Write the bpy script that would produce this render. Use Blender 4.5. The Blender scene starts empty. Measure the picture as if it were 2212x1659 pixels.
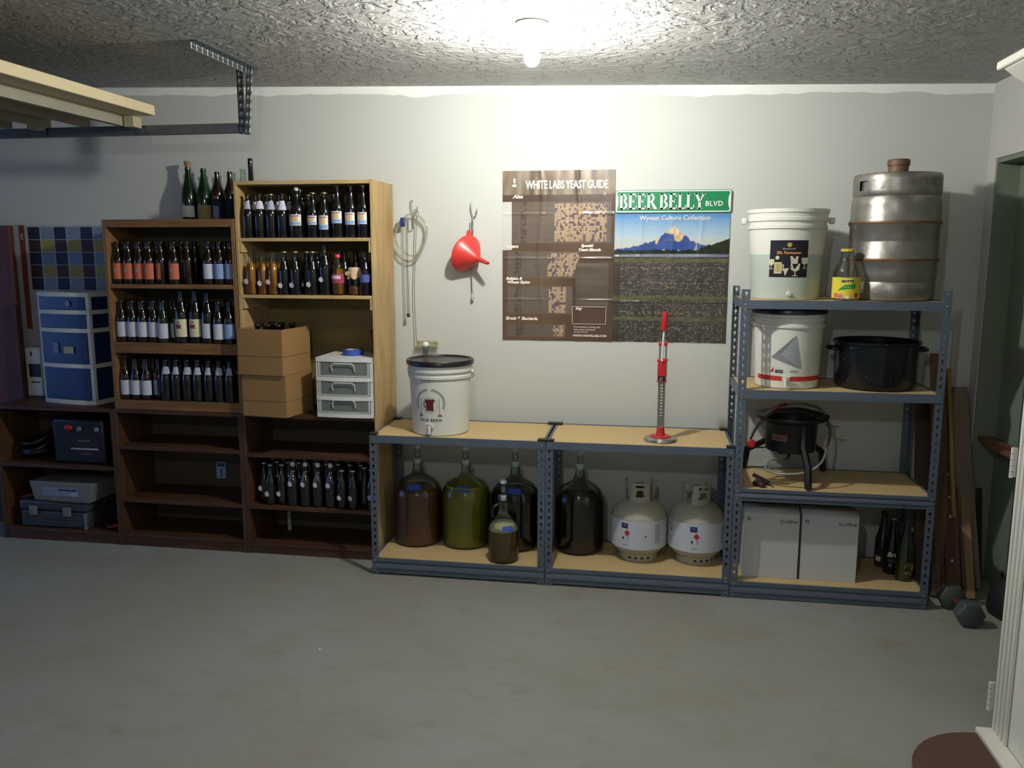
import bpy, math, random
from mathutils import Vector, Matrix
random.seed(7)
PI = math.pi
C = bpy.context.scene.collection
SC = bpy.context.scene

# ------------------------------------------------------------------ camera, world, exposure
def setup_camera():
    yaw, pitch, roll = -0.16225508, 0.15525701, 0.0013672
    cy, sy, cp, sp = math.cos(yaw), math.sin(yaw), math.cos(pitch), math.sin(pitch)
    f = Vector((sy*cp, cy*cp, -sp)); r = Vector((cy, -sy, 0)); u = r.cross(f)
    cr, sr = math.cos(roll), math.sin(roll)
    R, U = r*cr + u*sr, u*cr - r*sr
    cam = bpy.data.cameras.new('camera'); o = bpy.data.objects.new('camera', cam); C.objects.link(o)
    o.matrix_world = Matrix(((R.x, U.x, -f.x, 1.40044), (R.y, U.y, -f.y, -4.56946), (R.z, U.z, -f.z, 1.67011), (0, 0, 0, 1)))
    cam.sensor_width = 36; cam.lens = 1800.25/2212*36; cam.clip_start = .05
    SC.camera = o
setup_camera()
W = bpy.data.worlds.new('dusk'); SC.world = W; W.use_nodes = True
bg = W.node_tree.nodes['Background']
bg.inputs[0].default_value = (.18, .38, 1.0, 1); bg.inputs[1].default_value = 1.5
SC.view_settings.view_transform = 'Standard'; SC.view_settings.look = 'None'
SC.view_settings.exposure = 0.0; SC.view_settings.gamma = 1; SC.view_settings.use_curve_mapping = False
BULB_MAIN, BULB_REAR = 1800.0, 800.0        # emission strength of the two ceiling bulbs

# ------------------------------------------------------------------ helpers: colour and materials
def lin(h):
    h = h.lstrip('#'); v = [int(h[i:i+2], 16)/255 for i in (0, 2, 4)]
    return tuple(x/12.92 if x <= .04045 else ((x+.055)/1.055)**2.4 for x in v)
MATS = {}
def new_mat(name):
    m = bpy.data.materials.new(name); m.use_nodes = True; nt = m.node_tree
    return m, nt, nt.nodes['Principled BSDF'], nt.nodes.new, nt.links.new
def mat(name, col, rough=.5, metal=0, var=.12, scale=9, stretch=(1, 1, 1), bump=0, bscale=60, spec=.5, coat=0, col2=None, detail=4):
    if name in MATS: return MATS[name]
    m, nt, b, N, L = new_mat(name)
    c = lin(col); c2 = lin(col2) if col2 else tuple(min(1, x*(1+var)) for x in c); c1 = c if col2 else tuple(x*(1-var) for x in c)
    tc = N('ShaderNodeTexCoord'); mp = N('ShaderNodeMapping'); mp.inputs['Scale'].default_value = stretch
    nz = N('ShaderNodeTexNoise'); nz.inputs['Scale'].default_value = scale; nz.inputs['Detail'].default_value = detail
    L(tc.outputs['Object'], mp.inputs[0]); L(mp.outputs[0], nz.inputs[0])
    mx = N('ShaderNodeMix'); mx.data_type = 'RGBA'; mx.inputs[6].default_value = (*c1, 1); mx.inputs[7].default_value = (*c2, 1)
    L(nz.outputs[0], mx.inputs[0]); L(mx.outputs[2], b.inputs['Base Color'])
    b.inputs['Roughness'].default_value = rough; b.inputs['Metallic'].default_value = metal
    b.inputs['Specular IOR Level'].default_value = spec; b.inputs['Coat Weight'].default_value = coat
    if bump:
        n2 = N('ShaderNodeTexNoise'); n2.inputs['Scale'].default_value = bscale; L(mp.outputs[0], n2.inputs[0])
        bp = N('ShaderNodeBump'); bp.inputs['Strength'].default_value = bump; bp.inputs['Distance'].default_value = .01
        L(n2.outputs[0], bp.inputs['Height']); L(bp.outputs[0], b.inputs['Normal'])
    MATS[name] = m; return m
def wood(name, dark, light, grain=(1.2, 14, 14), rough=.5, scale=3.2, spec=.35, knots=None):
    if name in MATS: return MATS[name]
    m, nt, b, N, L = new_mat(name)
    tc = N('ShaderNodeTexCoord'); mp = N('ShaderNodeMapping'); mp.inputs['Scale'].default_value = grain
    L(tc.outputs['Object'], mp.inputs[0])
    nz = N('ShaderNodeTexNoise'); nz.inputs['Scale'].default_value = scale; nz.inputs['Detail'].default_value = 7; nz.inputs['Distortion'].default_value = .7
    L(mp.outputs[0], nz.inputs[0])
    rp = N('ShaderNodeValToRGB'); rp.color_ramp.elements[0].position = .3; rp.color_ramp.elements[1].position = .72
    rp.color_ramp.elements[0].color = (*lin(dark), 1); rp.color_ramp.elements[1].color = (*lin(light), 1)
    L(nz.outputs[0], rp.inputs[0]); out = rp.outputs[0]
    if knots:                                             # an oval knot at (x, y, z, radius) in object space
        for kx, ky, kz, kr, kc in knots:
            vm = N('ShaderNodeVectorMath'); vm.operation = 'SUBTRACT'; vm.inputs[1].default_value = (kx, ky, kz); L(tc.outputs['Object'], vm.inputs[0])
            vs = N('ShaderNodeVectorMath'); vs.operation = 'MULTIPLY'; vs.inputs[1].default_value = (.75, .15, 1); L(vm.outputs[0], vs.inputs[0])
            ln = N('ShaderNodeVectorMath'); ln.operation = 'LENGTH'; L(vs.outputs[0], ln.inputs[0])
            mr = N('ShaderNodeMapRange'); mr.inputs[1].default_value = kr; mr.inputs[2].default_value = kr*.75; mr.inputs[3].default_value = 0; mr.inputs[4].default_value = .92
            L(ln.outputs['Value'], mr.inputs[0]); mx = N('ShaderNodeMix'); mx.data_type = 'RGBA'; mx.inputs[7].default_value = (*lin(kc), 1)
            L(mr.outputs[0], mx.inputs[0]); L(out, mx.inputs[6]); out = mx.outputs[2]
    L(out, b.inputs['Base Color']); b.inputs['Roughness'].default_value = rough; b.inputs['Specular IOR Level'].default_value = spec
    bp = N('ShaderNodeBump'); bp.inputs['Strength'].default_value = .15; bp.inputs['Distance'].default_value = .004
    L(nz.outputs[0], bp.inputs['Height']); L(bp.outputs[0], b.inputs['Normal'])
    MATS[name] = m; return m
def glass(name, tint, rough=.03, refl=1.0, milk=0., milkc='#aab0ae'):               # thin clear wall: tinted transparency plus fresnel gloss
    if name in MATS: return MATS[name]
    m = bpy.data.materials.new(name); m.use_nodes = True; nt = m.node_tree; nt.nodes.clear(); N, L = nt.nodes.new, nt.links.new
    o = N('ShaderNodeOutputMaterial'); mx = N('ShaderNodeMixShader'); t = N('ShaderNodeBsdfTransparent'); g = N('ShaderNodeBsdfGlossy')
    tc = N('ShaderNodeTexCoord'); nz = N('ShaderNodeTexNoise'); nz.inputs['Scale'].default_value = 6; L(tc.outputs['Object'], nz.inputs[0])
    mc = N('ShaderNodeMix'); mc.data_type = 'RGBA'; c = lin(tint); mc.inputs[6].default_value = (*c, 1); mc.inputs[7].default_value = (*[min(1, x*1.06) for x in c], 1)
    L(nz.outputs[0], mc.inputs[0]); L(mc.outputs[2], t.inputs[0]); g.inputs['Roughness'].default_value = rough
    lw = N('ShaderNodeLayerWeight'); lw.inputs[0].default_value = .28
    ma = N('ShaderNodeMath'); ma.operation = 'MULTIPLY_ADD'; ma.inputs[1].default_value = .75*refl; ma.inputs[2].default_value = .03
    L(lw.outputs['Fresnel'], ma.inputs[0]); L(ma.outputs[0], mx.inputs[0]); 
    src = t.outputs[0]
    if milk:                                              # cloudy plastic scatters part of the light
        df = N('ShaderNodeBsdfDiffuse'); df.inputs[0].default_value = (*lin(milkc), 1); tl_ = N('ShaderNodeBsdfTranslucent'); tl_.inputs[0].default_value = (*lin(milkc), 1)
        m1 = N('ShaderNodeMixShader'); m1.inputs[0].default_value = .35; L(df.outputs[0], m1.inputs[1]); L(tl_.outputs[0], m1.inputs[2])
        m2 = N('ShaderNodeMixShader'); m2.inputs[0].default_value = milk; L(t.outputs[0], m2.inputs[1]); L(m1.outputs[0], m2.inputs[2]); src = m2.outputs[0]
    L(src, mx.inputs[1]); L(g.outputs[0], mx.inputs[2]); L(mx.outputs[0], o.inputs[0])
    MATS[name] = m; return m

# ------------------------------------------------------------------ helpers: mesh building
class MB:
    def __init__(s): s.v, s.f, s.m = [], [], []
    def add(s, vs, fs, m=0):
        o = len(s.v); s.v += [tuple(p) for p in vs]; s.f += [tuple(i+o for i in f) for f in fs]; s.m += [m]*len(fs); return s
    def box(s, x0, x1, y0, y1, z0, z1, m=0):
        return s.add([(x, y, z) for z in (z0, z1) for y in (y0, y1) for x in (x0, x1)],
                     [(0, 2, 3, 1), (4, 5, 7, 6), (0, 1, 5, 4), (2, 6, 7, 3), (0, 4, 6, 2), (1, 3, 7, 5)], m)
    def lathe(s, prof, seg=28, m=0, c=(0, 0, 0), a0=0., a1=2*PI, skip=None, cap=True):
        full = abs(a1-a0-2*PI) < 1e-6; n = seg if full else seg+1
        vs = [(c[0]+r*math.cos(a0+(a1-a0)*i/seg), c[1]+r*math.sin(a0+(a1-a0)*i/seg), c[2]+z) for r, z in prof for i in range(n)]
        fs = []
        for j in range(len(prof)-1):
            for i in range(seg):
                if skip and skip(i, j): continue
                k = (i+1) % n if full else i+1
                fs.append((j*n+i, j*n+k, (j+1)*n+k, (j+1)*n+i))
        if full and cap:
            if prof[0][0] > 1e-4: fs.append(tuple(range(n-1, -1, -1)))
            if prof[-1][0] > 1e-4: fs.append(tuple((len(prof)-1)*n+i for i in range(n)))
        return s.add(vs, fs, m)
    def tube(s, pts, r, seg=8, m=0, smooth=0, closed=False):
        P = [Vector(p) for p in pts]
        if smooth:
            Q = []; n = len(P)
            for i in range(n if closed else n-1):
                a, b, c, d = (P[(i-1) % n], P[i], P[(i+1) % n], P[(i+2) % n]) if closed else (P[max(i-1, 0)], P[i], P[i+1], P[min(i+2, n-1)])
                for k in range(smooth):
                    t = k/smooth
                    Q.append(.5*((2*b)+(c-a)*t+(2*a-5*b+4*c-d)*t*t+(3*b-a-3*c+d)*t**3))
            if not closed: Q.append(P[-1])
            P = Q
        n = len(P); vs = []; up = None
        for i, p in enumerate(P):
            d = (P[(i+1) % n]-P[i-1]) if closed else (P[min(i+1, n-1)]-P[max(i-1, 0)])
            d.normalize()
            if up is None: up = d.orthogonal()
            up = (up-d*up.dot(d)); up = up.normalized() if up.length > 1e-6 else d.orthogonal()
            q = d.cross(up); rr = r(i/(n-1)) if callable(r) else r
            for k in range(seg):
                a = 2*PI*k/seg; vs.append(p+up*rr*math.cos(a)+q*rr*math.sin(a))
        fs = []
        for i in range(n if closed else n-1):
            for k in range(seg):
                a, b, c, d = i*seg+k, i*seg+(k+1) % seg, ((i+1) % n)*seg+(k+1) % seg, ((i+1) % n)*seg+k
                fs.append((a, b, c, d))
        if not closed: fs += [tuple(range(seg-1, -1, -1)), tuple((n-1)*seg+k for k in range(seg))]
        return s.add(vs, fs, m)
    def prism(s, poly, a, b, axis='y', m=0):              # extrude a 2-D polygon along an axis
        f = {'y': lambda p, t: (p[0], t, p[1]), 'x': lambda p, t: (t, p[0], p[1]), 'z': lambda p, t: (p[0], p[1], t)}[axis]
        n = len(poly)
        return s.add([f(p, a) for p in poly]+[f(p, b) for p in poly],
                     [tuple(range(n-1, -1, -1)), tuple(range(n, 2*n))]+[(i, (i+1) % n, n+(i+1) % n, n+i) for i in range(n)], m)
    def patch(s, r, z0, z1, a0, a1, seg=10, m=0, r1=None, nz=1):   # piece of a cylinder or cone wall
        r1 = r if r1 is None else r1
        vs = [((r+(r1-r)*j/nz)*math.cos(a0+(a1-a0)*i/seg), (r+(r1-r)*j/nz)*math.sin(a0+(a1-a0)*i/seg), z0+(z1-z0)*j/nz) for j in range(nz+1) for i in range(seg+1)]
        return s.add(vs, [(j*(seg+1)+i, j*(seg+1)+i+1, (j+1)*(seg+1)+i+1, (j+1)*(seg+1)+i) for j in range(nz) for i in range(seg)], m)
    def xf(s, M):
        s.v = [tuple(M @ Vector(p)) for p in s.v]; return s
    def warp(s, fn):
        s.v = [tuple(fn(p)) for p in s.v]; return s
    def mesh(s, name, mats, smooth=True, angle=38):
        me = bpy.data.meshes.new(name); me.from_pydata(s.v, [], s.f)
        for m in (mats if isinstance(mats, (list, tuple)) else [mats]): me.materials.append(m)
        me.polygons.foreach_set('material_index', s.m)
        me.polygons.foreach_set('use_smooth', [smooth]*len(s.f)); me.update()
        if smooth: me.set_sharp_from_angle(angle=math.radians(angle))
        return me
def obj(name, mb, mats=None, parent=None, loc=(0, 0, 0), rot=(0, 0, 0), bevel=0, solid=0, label=None):
    me = mb.mesh(name, mats) if isinstance(mb, MB) else mb
    o = bpy.data.objects.new(name, me); C.objects.link(o); o.location = loc; o.rotation_euler = rot; o.parent = parent
    if solid:
        md = o.modifiers.new('solid', 'SOLIDIFY'); md.thickness = solid; md.offset = 0
    if bevel:
        md = o.modifiers.new('bevel', 'BEVEL'); md.width = bevel; md.segments = 2; md.limit_method = 'ANGLE'
    if label: o['label'] = label
    return o
def tag(o, label, cat, group=None):
    o['label'] = label; o['category'] = cat
    if group: o['group'] = group
    return o
def thing(name, label, cat, loc=(0, 0, 0), rz=0, group=None):
    o = bpy.data.objects.new(name, None); C.objects.link(o); o.location = loc; o.rotation_euler = (0, 0, rz); o.empty_display_size = .05
    return tag(o, label, cat, group)
def struct(name, mb, m, parent=None, **k):
    o = obj(name, mb, m, parent, **k)
    if parent is None: o['kind'] = 'structure'
    return o
def part(name, mb, m, parent, **k): return obj(name, mb, m, parent, **k)
def B(*a, **k): return MB().box(*a, **k)
_dg = None
def text(s, size, mode='L', shear=0, bold=0, spacing=1.0, xs=1.0, valign='BASE'):   # lettering as a flat mesh in x (right) / y (up)
    cu = bpy.data.curves.new('t', 'FONT'); cu.body = s; cu.size = size; cu.shear = shear; cu.offset = bold; cu.space_character = spacing
    cu.align_x = {'L': 'LEFT', 'C': 'CENTER', 'R': 'RIGHT'}[mode]; cu.resolution_u = 2; cu.fill_mode = 'FRONT'
    o = bpy.data.objects.new('t', cu); C.objects.link(o)
    me = bpy.data.meshes.new_from_object(o.evaluated_get(bpy.context.evaluated_depsgraph_get()))
    mb = MB().add([(v.co.x*xs, v.co.y, v.co.z) for v in me.vertices], [tuple(p.vertices) for p in me.polygons])
    bpy.data.objects.remove(o); bpy.data.curves.remove(cu); bpy.data.meshes.remove(me)
    return mb
def flat(mb, x, y, z):                                   # lay lettering on a wall facing -y
    return mb.warp(lambda p: (x+p[0], y, z+p[1]))
def wrapz(mb, rad, ang, z, off=.0008):                   # wrap lettering round a vertical body, centred on angle ang
    def f(p):
        zz = z+p[1]; r = (rad(zz) if callable(rad) else rad)+off; a = ang+p[0]/r
        return (r*math.cos(a), r*math.sin(a), zz)
    return mb.warp(f)
def poly(pts): return MB().add([(x, y, 0) for x, y in pts], [tuple(range(len(pts)))])
def rect(x0, y0, x1, y1, n=6):
    return MB().add([(x0+(x1-x0)*i/n, y, 0) for y in (y0, y1) for i in range(n+1)], [(i, i+1, n+2+i, n+1+i) for i in range(n)])
def ell(cx, cy, rx, ry, n=18): return poly([(cx+rx*math.cos(2*PI*i/n), cy+ry*math.sin(2*PI*i/n)) for i in range(n)])
def band(x0, x1, lo, hi, n=14):                          # flat shape between two curves, cut in strips so that it can be wrapped
    xs = [x0+(x1-x0)*i/n for i in range(n+1)]
    return MB().add([(x, lo(x), 0) for x in xs]+[(x, hi(x), 0) for x in xs], [(i, i+1, n+2+i, n+1+i) for i in range(n)])
def oval(rx, ry): return band(-rx, rx, lambda x: -ry*math.sqrt(max(0, 1-(x/rx)**2)), lambda x: ry*math.sqrt(max(0, 1-(x/rx)**2)), 20)
def join(*ms):
    r = MB()
    for i, x in enumerate(ms):
        o = len(r.v); r.v += x.v; r.f += [tuple(k+o for k in f) for f in x.f]; r.m += x.m
    return r
FRONT = -PI/2                                            # angle that faces the room (-y)
def copy_tree(o, parent=None):
    c = o.copy(); C.objects.link(c); c.parent = parent
    for ch in list(o.children): copy_tree(ch, c)
    return c
def place(proto, used, loc, rz=0, label=None, group=None):
    o = proto if not used else copy_tree(proto)
    o.location = loc; o.rotation_euler = (0, 0, rz)
    if label: o['label'] = label
    if group: o['group'] = group
    return o

# ------------------------------------------------------------------ the setting
def ceil_z(x): return 2.5317-.02497*(x-1.5)
def wall_mat(name='wall_paint', strip=True, base='#c0c2bd'):
    m, nt, b, N, L = new_mat(name)
    g = N('ShaderNodeNewGeometry'); sp = N('ShaderNodeSeparateXYZ'); L(g.outputs['Position'], sp.inputs[0])
    n1 = N('ShaderNodeTexNoise'); n1.inputs['Scale'].default_value = 1.3; L(g.outputs['Position'], n1.inputs[0])
    mx = N('ShaderNodeMix'); mx.data_type = 'RGBA'; a = lin(base); mx.inputs[6].default_value = (*[x*.96 for x in a], 1); mx.inputs[7].default_value = (*[x*1.04 for x in a], 1)
    L(n1.outputs[0], mx.inputs[0]); out = mx.outputs[2]
    if strip:                                             # unpainted plaster left in an uneven strip under the ceiling
        n2 = N('ShaderNodeTexNoise'); n2.inputs['Scale'].default_value = 3.5; n2.inputs['Detail'].default_value = 5; L(g.outputs['Position'], n2.inputs[0])
        ma = N('ShaderNodeMath'); ma.operation = 'MULTIPLY_ADD'; ma.inputs[1].default_value = .02497; ma.inputs[2].default_value = -2.5317-.02497*1.5+.043; L(sp.outputs[0], ma.inputs[0])
        ad = N('ShaderNodeMath'); ad.operation = 'ADD'; L(ma.outputs[0], ad.inputs[0]); L(sp.outputs[2], ad.inputs[1])
        m2 = N('ShaderNodeMath'); m2.operation = 'MULTIPLY_ADD'; m2.inputs[1].default_value = .07; m2.inputs[2].default_value = -.035; L(n2.outputs[0], m2.inputs[0])
        a2 = N('ShaderNodeMath'); a2.operation = 'ADD'; L(ad.outputs[0], a2.inputs[0]); L(m2.outputs[0], a2.inputs[1])
        mr = N('ShaderNodeMapRange'); mr.inputs[1].default_value = -.003; mr.inputs[2].default_value = .003; L(a2.outputs[0], mr.inputs[0])
        x2 = N('ShaderNodeMix'); x2.data_type = 'RGBA'; x2.inputs[7].default_value = (*lin('#e6e8e2'), 1); L(mr.outputs[0], x2.inputs[0]); L(out, x2.inputs[6]); out = x2.outputs[2]
    L(out, b.inputs['Base Color']); b.inputs['Roughness'].default_value = .75; b.inputs['Specular IOR Level'].default_value = .25
    n3 = N('ShaderNodeTexNoise'); n3.inputs['Scale'].default_value = 70; L(g.outputs['Position'], n3.inputs[0])
    bp = N('ShaderNodeBump'); bp.inputs['Strength'].default_value = .12; bp.inputs['Distance'].default_value = .004; L(n3.outputs[0], bp.inputs['Height']); L(bp.outputs[0], b.inputs['Normal'])
    return m
def floor_mat():
    m, nt, b, N, L = new_mat('painted_concrete'); g = N('ShaderNodeNewGeometry')
    def noise(sc, det=5, dist=0, st=(1, 1, 1)):
        mp = N('ShaderNodeMapping'); mp.inputs['Scale'].default_value = st; L(g.outputs['Position'], mp.inputs[0])
        n = N('ShaderNodeTexNoise'); n.inputs['Scale'].default_value = sc; n.inputs['Detail'].default_value = det; n.inputs['Distortion'].default_value = dist; L(mp.outputs[0], n.inputs[0]); return n
    def layer(prev, n, lo, hi, col, amt):
        mr = N('ShaderNodeMapRange'); mr.inputs[1].default_value = lo; mr.inputs[2].default_value = hi; mr.inputs[4].default_value = amt; L(n.outputs[0], mr.inputs[0])
        x = N('ShaderNodeMix'); x.data_type = 'RGBA'; x.inputs[7].default_value = (*lin(col), 1); L(mr.outputs[0], x.inputs[0])
        if prev is None: x.inputs[6].default_value = (*lin('#8c8f8c'), 1)
        else: L(prev, x.inputs[6])
        return x.outputs[2]
    o = layer(None, noise(.9), .35, .7, '#868378', .9)
    o = layer(o, noise(2.2, 6, .5, (1, 1.8, 1)), .52, .8, '#7c7868', .6)
    o = layer(o, noise(7, 6, .5, (1, 1.6, 1)), .56, .8, '#736d5c', .5)
    o = layer(o, noise(30, 3), .74, .78, '#5a5245', .8)
    o = layer(o, noise(5, 2), .25, .2, '#cfd2cf', .5)
    L(o, b.inputs['Base Color']); b.inputs['Roughness'].default_value = .55; b.inputs['Specular IOR Level'].default_value = .35
    bp = N('ShaderNodeBump'); bp.inputs['Strength'].default_value = .15; bp.inputs['Distance'].default_value = .005; L(noise(45).outputs[0], bp.inputs['Height']); L(bp.outputs[0], b.inputs['Normal'])
    return m
def ceil_mat():
    m, nt, b, N, L = new_mat('knockdown_plaster'); g = N('ShaderNodeNewGeometry')
    b.inputs['Roughness'].default_value = .6; b.inputs['Specular IOR Level'].default_value = .4
    n0 = N('ShaderNodeTexNoise'); n0.inputs['Scale'].default_value = 6; L(g.outputs['Position'], n0.inputs[0])
    mx = N('ShaderNodeMix'); mx.data_type = 'RGBA'; mx.inputs[6].default_value = (*lin('#a5a5a2'), 1); mx.inputs[7].default_value = (*lin('#b6b6b4'), 1); L(n0.outputs[0], mx.inputs[0]); L(mx.outputs[2], b.inputs['Base Color'])
    n1 = N('ShaderNodeTexNoise'); n1.inputs['Scale'].default_value = 11; n1.inputs['Detail'].default_value = 6; n1.inputs['Distortion'].default_value = 1.6; L(g.outputs['Position'], n1.inputs[0])
    rp = N('ShaderNodeValToRGB'); rp.color_ramp.elements[0].position = .46; rp.color_ramp.elements[1].position = .58; L(n1.outputs[0], rp.inputs[0])
    n2 = N('ShaderNodeTexNoise'); n2.inputs['Scale'].default_value = 60; L(g.outputs['Position'], n2.inputs[0])
    ma = N('ShaderNodeMath'); ma.operation = 'MULTIPLY_ADD'; ma.inputs[1].default_value = .25; L(n2.outputs[0], ma.inputs[0]); L(rp.outputs[0], ma.inputs[2])
    bp = N('ShaderNodeBump'); bp.inputs['Strength'].default_value = 1.0; bp.inputs['Distance'].default_value = .009; L(ma.outputs[0], bp.inputs['Height']); L(bp.outputs[0], b.inputs['Normal'])
    return m
WALL = wall_mat(); PLAIN = wall_mat('wall_paint_side', False, '#b9b8b4')
struct('floor', B(-12, 3.5, -6.2, .1, -.1, 0), floor_mat())
cm = MB().add([(x, y, ceil_z(x)+t) for t in (0, .12) for y in (-6.2, .1) for x in (-4.6, 3.5)], [(0, 2, 3, 1), (4, 5, 7, 6), (0, 1, 5, 4), (2, 6, 7, 3), (0, 4, 6, 2), (1, 3, 7, 5)])
struct('ceiling', cm, ceil_mat())
struct('wall_back', MB().add([(x, y, z if z < 1 else ceil_z(x)) for z in (0, 2) for y in (0, .1) for x in (-4.6, 3.2)], [(0, 2, 3, 1), (4, 5, 7, 6), (0, 1, 5, 4), (2, 6, 7, 3), (0, 4, 6, 2), (1, 3, 7, 5)]), WALL)
struct('wall_right', B(3.04, 3.2, -.093, 0, 0, 2.54).box(3.04, 3.2, -1.6, -.093, 2.128, 2.54).box(2.68, 3.3, -6.2, -1.6, 0, 2.54), PLAIN)
struct('wall_left', B(-4.6, -4.5, -.55, 0, 0, 2.7).box(-4.6, -4.5, -6.2, -3.25, 0, 2.7).box(-4.6, -4.5, -3.25, -.55, 2.15, 2.7), PLAIN)   # open garage doorway, its door raised
green = mat('sage_green_paint', '#727c6c', .6, var=.06, scale=4)
d1 = struct('door_1', B(3.15, 3.19, -1.6, -.093, .0, 2.128), green)
part('door_frame', B(3.045, 3.15, -.105, -.094, 0, 2.127).box(3.045, 3.15, -1.6, -.105, 2.105, 2.127), green, d1)
for y in (-.42, -.74, -1.06, -1.38): part('batten', B(3.138, 3.15, y-.012, y+.012, .05, 2.09), green, d1)
white = mat('white_gloss_paint', '#e3e2d6', .35, var=.03)
d2 = struct('door_2', B(2.64, 2.68, -2.45, -1.6, .02, 2.1), white)
for k in range(4): part('fluting', B(2.627, 2.64, -1.625-.03*k-.016, -1.625-.03*k, .02, 2.1), white, d2, bevel=.005)
part('door_panel', B(2.63, 2.64, -2.36, -1.8, .3, 1.0).box(2.63, 2.64, -2.36, -1.8, 1.15, 1.95), white, d2, bevel=.006)
hm = mat('white_hinge', '#d9d9d2', .4, var=.05)
for z in (.975, .128):
    h = part('hinge', MB().lathe([(.006, -.052), (.006, .052)], 10, c=(2.624, -1.594, z)).box(2.628, 2.64, -1.594, -1.585, z-.05, z+.05), hm, d2)
    for k in range(1, 5): part('knuckle_joint', MB().lathe([(.0064, -.0006), (.0064, .0006)], 10, c=(2.624, -1.594, z-.052+.0208*k)), mat('dark_joint', '#4b4b47'), h)
struct('trim_1', B(2.5, 2.68, -2.62, -1.5, 2.262, 2.29).prism([(2.51, 2.262), (2.68, 2.262), (2.68, 2.18), (2.62, 2.18), (2.6, 2.2), (2.545, 2.235)], -2.6, -1.53), white, bevel=.006)
struct('trim_2', B(2.578, 2.64, -2.5, -1.615, 0, .022), white, bevel=.005)

# ------------------------------------------------------------------ ceiling bulbs (the room's own light)
def emis(name, col, s):
    m = bpy.data.materials.new(name); m.use_nodes = True; nt = m.node_tree; nt.nodes.clear(); N, L = nt.nodes.new, nt.links.new
    o = N('ShaderNodeOutputMaterial'); e = N('ShaderNodeEmission'); e.inputs[0].default_value = (*col, 1); e.inputs[1].default_value = s; L(e.outputs[0], o.inputs[0]); return m
def bulb_lamp(x, y, label, em, sfx=''):
    z = ceil_z(x); t = thing('bulb_lamp'+sfx, label, 'lamp', (x, y, z))
    part('lampholder', MB().lathe([(.062, -.002), (.06, -.018), (.036, -.03), (.03, -.055), (.02, -.055)], 28), mat('porcelain', '#ecebe6', .3), t)
    part('bulb'+sfx, MB().lathe([(.013, -.056), (.014, -.075), (.026, -.1), (.031, -.125), (.028, -.146), (.016, -.16), (.0005, -.164)], 16), em, t)
struct('wall_front', B(-4.6, 3.5, -6.3, -6.2, 0, 2.7), PLAIN)
bulb_lamp(.93, -1.23, 'lit bare bulb in a round holder on the ceiling above the open floor', emis('warm_bulb', (1.0, .985, .91), BULB_MAIN))
bulb_lamp(1.0, -4.6, 'second bare bulb on the ceiling far from the shelves', emis('rear_bulb', (.97, .98, .97), BULB_REAR), '_offscreen')

# ------------------------------------------------------------------ raised garage door and its track
galv = mat('galvanised_steel', '#73787c', .45, .8, var=.2, scale=30); cream = mat('cream_door_paint', '#cdbf9a', .55, var=.08)
gd = thing('garage_door', 'raised sectional garage door in cream paint hanging under the ceiling', 'garage door', (-1.05, -.6, 2.335))
for k in range(4): part('door_section', B(-.55*(k+1)+.004, -.55*k-.004, -2.6, 0, .012, .062), cream, gd, bevel=.004)
for k, x in enumerate((-.17, -.36, -.58, -.8, -1.13, -1.35, -1.68)):
    part('strut', MB().prism([(x-.03, .012), (x-.012, .012), (x-.012, -.035), (x+.012, -.035), (x+.012, .012), (x+.03, .012), (x+.03, .007), (x+.017, .007), (x+.017, -.04), (x-.017, -.04), (x-.017, .007), (x-.03, .007)], -2.58, -.03), mat('door_steel_inside', '#8d8a78', .6), gd)
for x in (-.12, -.66, -1.21):
    r = part('roller_bracket', B(x-.025, x+.025, -.05, .02, -.045, .012), mat('roller_bracket_paint', '#a89d7f', .5), gd)
    part('roller', MB().lathe([(.0005, .0), (.022, .0), (.022, .012), (.0005, .012)], 14).xf(Matrix.Translation((x, .045, -.05)) @ Matrix.Rotation(PI/2, 4, 'X')), galv, r)
tr = thing('door_track', 'steel garage door track hung from the ceiling on a perforated angle', 'track', (-.6, -.55, 2.262))
part('rail', MB().prism([(-.012, .0), (.022, .0), (.022, .003), (-.009, .003), (-.009, .042), (.022, .042), (.022, .046), (-.012, .046)], -3.2, .02, 'x'), galv, tr)
def perforated(length, w, pitch, hole=.0045, t=.0022):
    """flat perforated strap lying in x (width) / z (length), holes cut through"""
    mb = MB(); n = int(length/pitch)
    for i in range(n):
        z0 = i*length/n; c = (w/2, z0+length/n/2); h = length/n/2
        hp = [(c[0]+hole*math.cos(PI/4*k+PI/8), c[1]+hole*1.5*math.sin(PI/4*k+PI/8)) for k in range(8)]
        op = []
        for k in range(8):
            a = PI/4*k+PI/8; s_ = max(abs(math.cos(a))/(w/2), abs(math.sin(a))/h); op.append((c[0]+math.cos(a)/s_, c[1]+math.sin(a)/s_))
        cor = [(w, z0+2*h), (0, z0+2*h), (0, z0), (w, z0)]
        vs = [(p[0], 0, p[1]) for p in hp+op+cor]
        fs = [(k, 8+k, 8+(k+1) % 8, (k+1) % 8) for k in range(8)]
        fs += [(8, 16, 9), (10, 17, 11), (12, 18, 13), (14, 19, 15)]
        mb.add(vs, fs)
    return mb
hg = perforated(.31, .034, .038).xf(Matrix.Translation((-.03, -.012, -.005)))
hg2 = perforated(.31, .034, .038).xf(Matrix.Translation((-.03, -.012, -.005)) @ Matrix.Rotation(PI/2, 4, 'Z'))
part('hanger', join(hg, hg2), galv, tr, solid=.0025)
hg3 = perforated(.32, .03, .038).xf(Matrix.Translation((0.005, -.03, -.012)) @ Matrix.Rotation(.09, 4, 'Y'))
part('brace', hg3, galv, tr, solid=.0025)
ca = perforated(.6, .04, .045).xf(Matrix.Translation((.01, -.5, .3185)) @ Matrix.Rotation(-PI/2, 4, 'X'))
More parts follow.
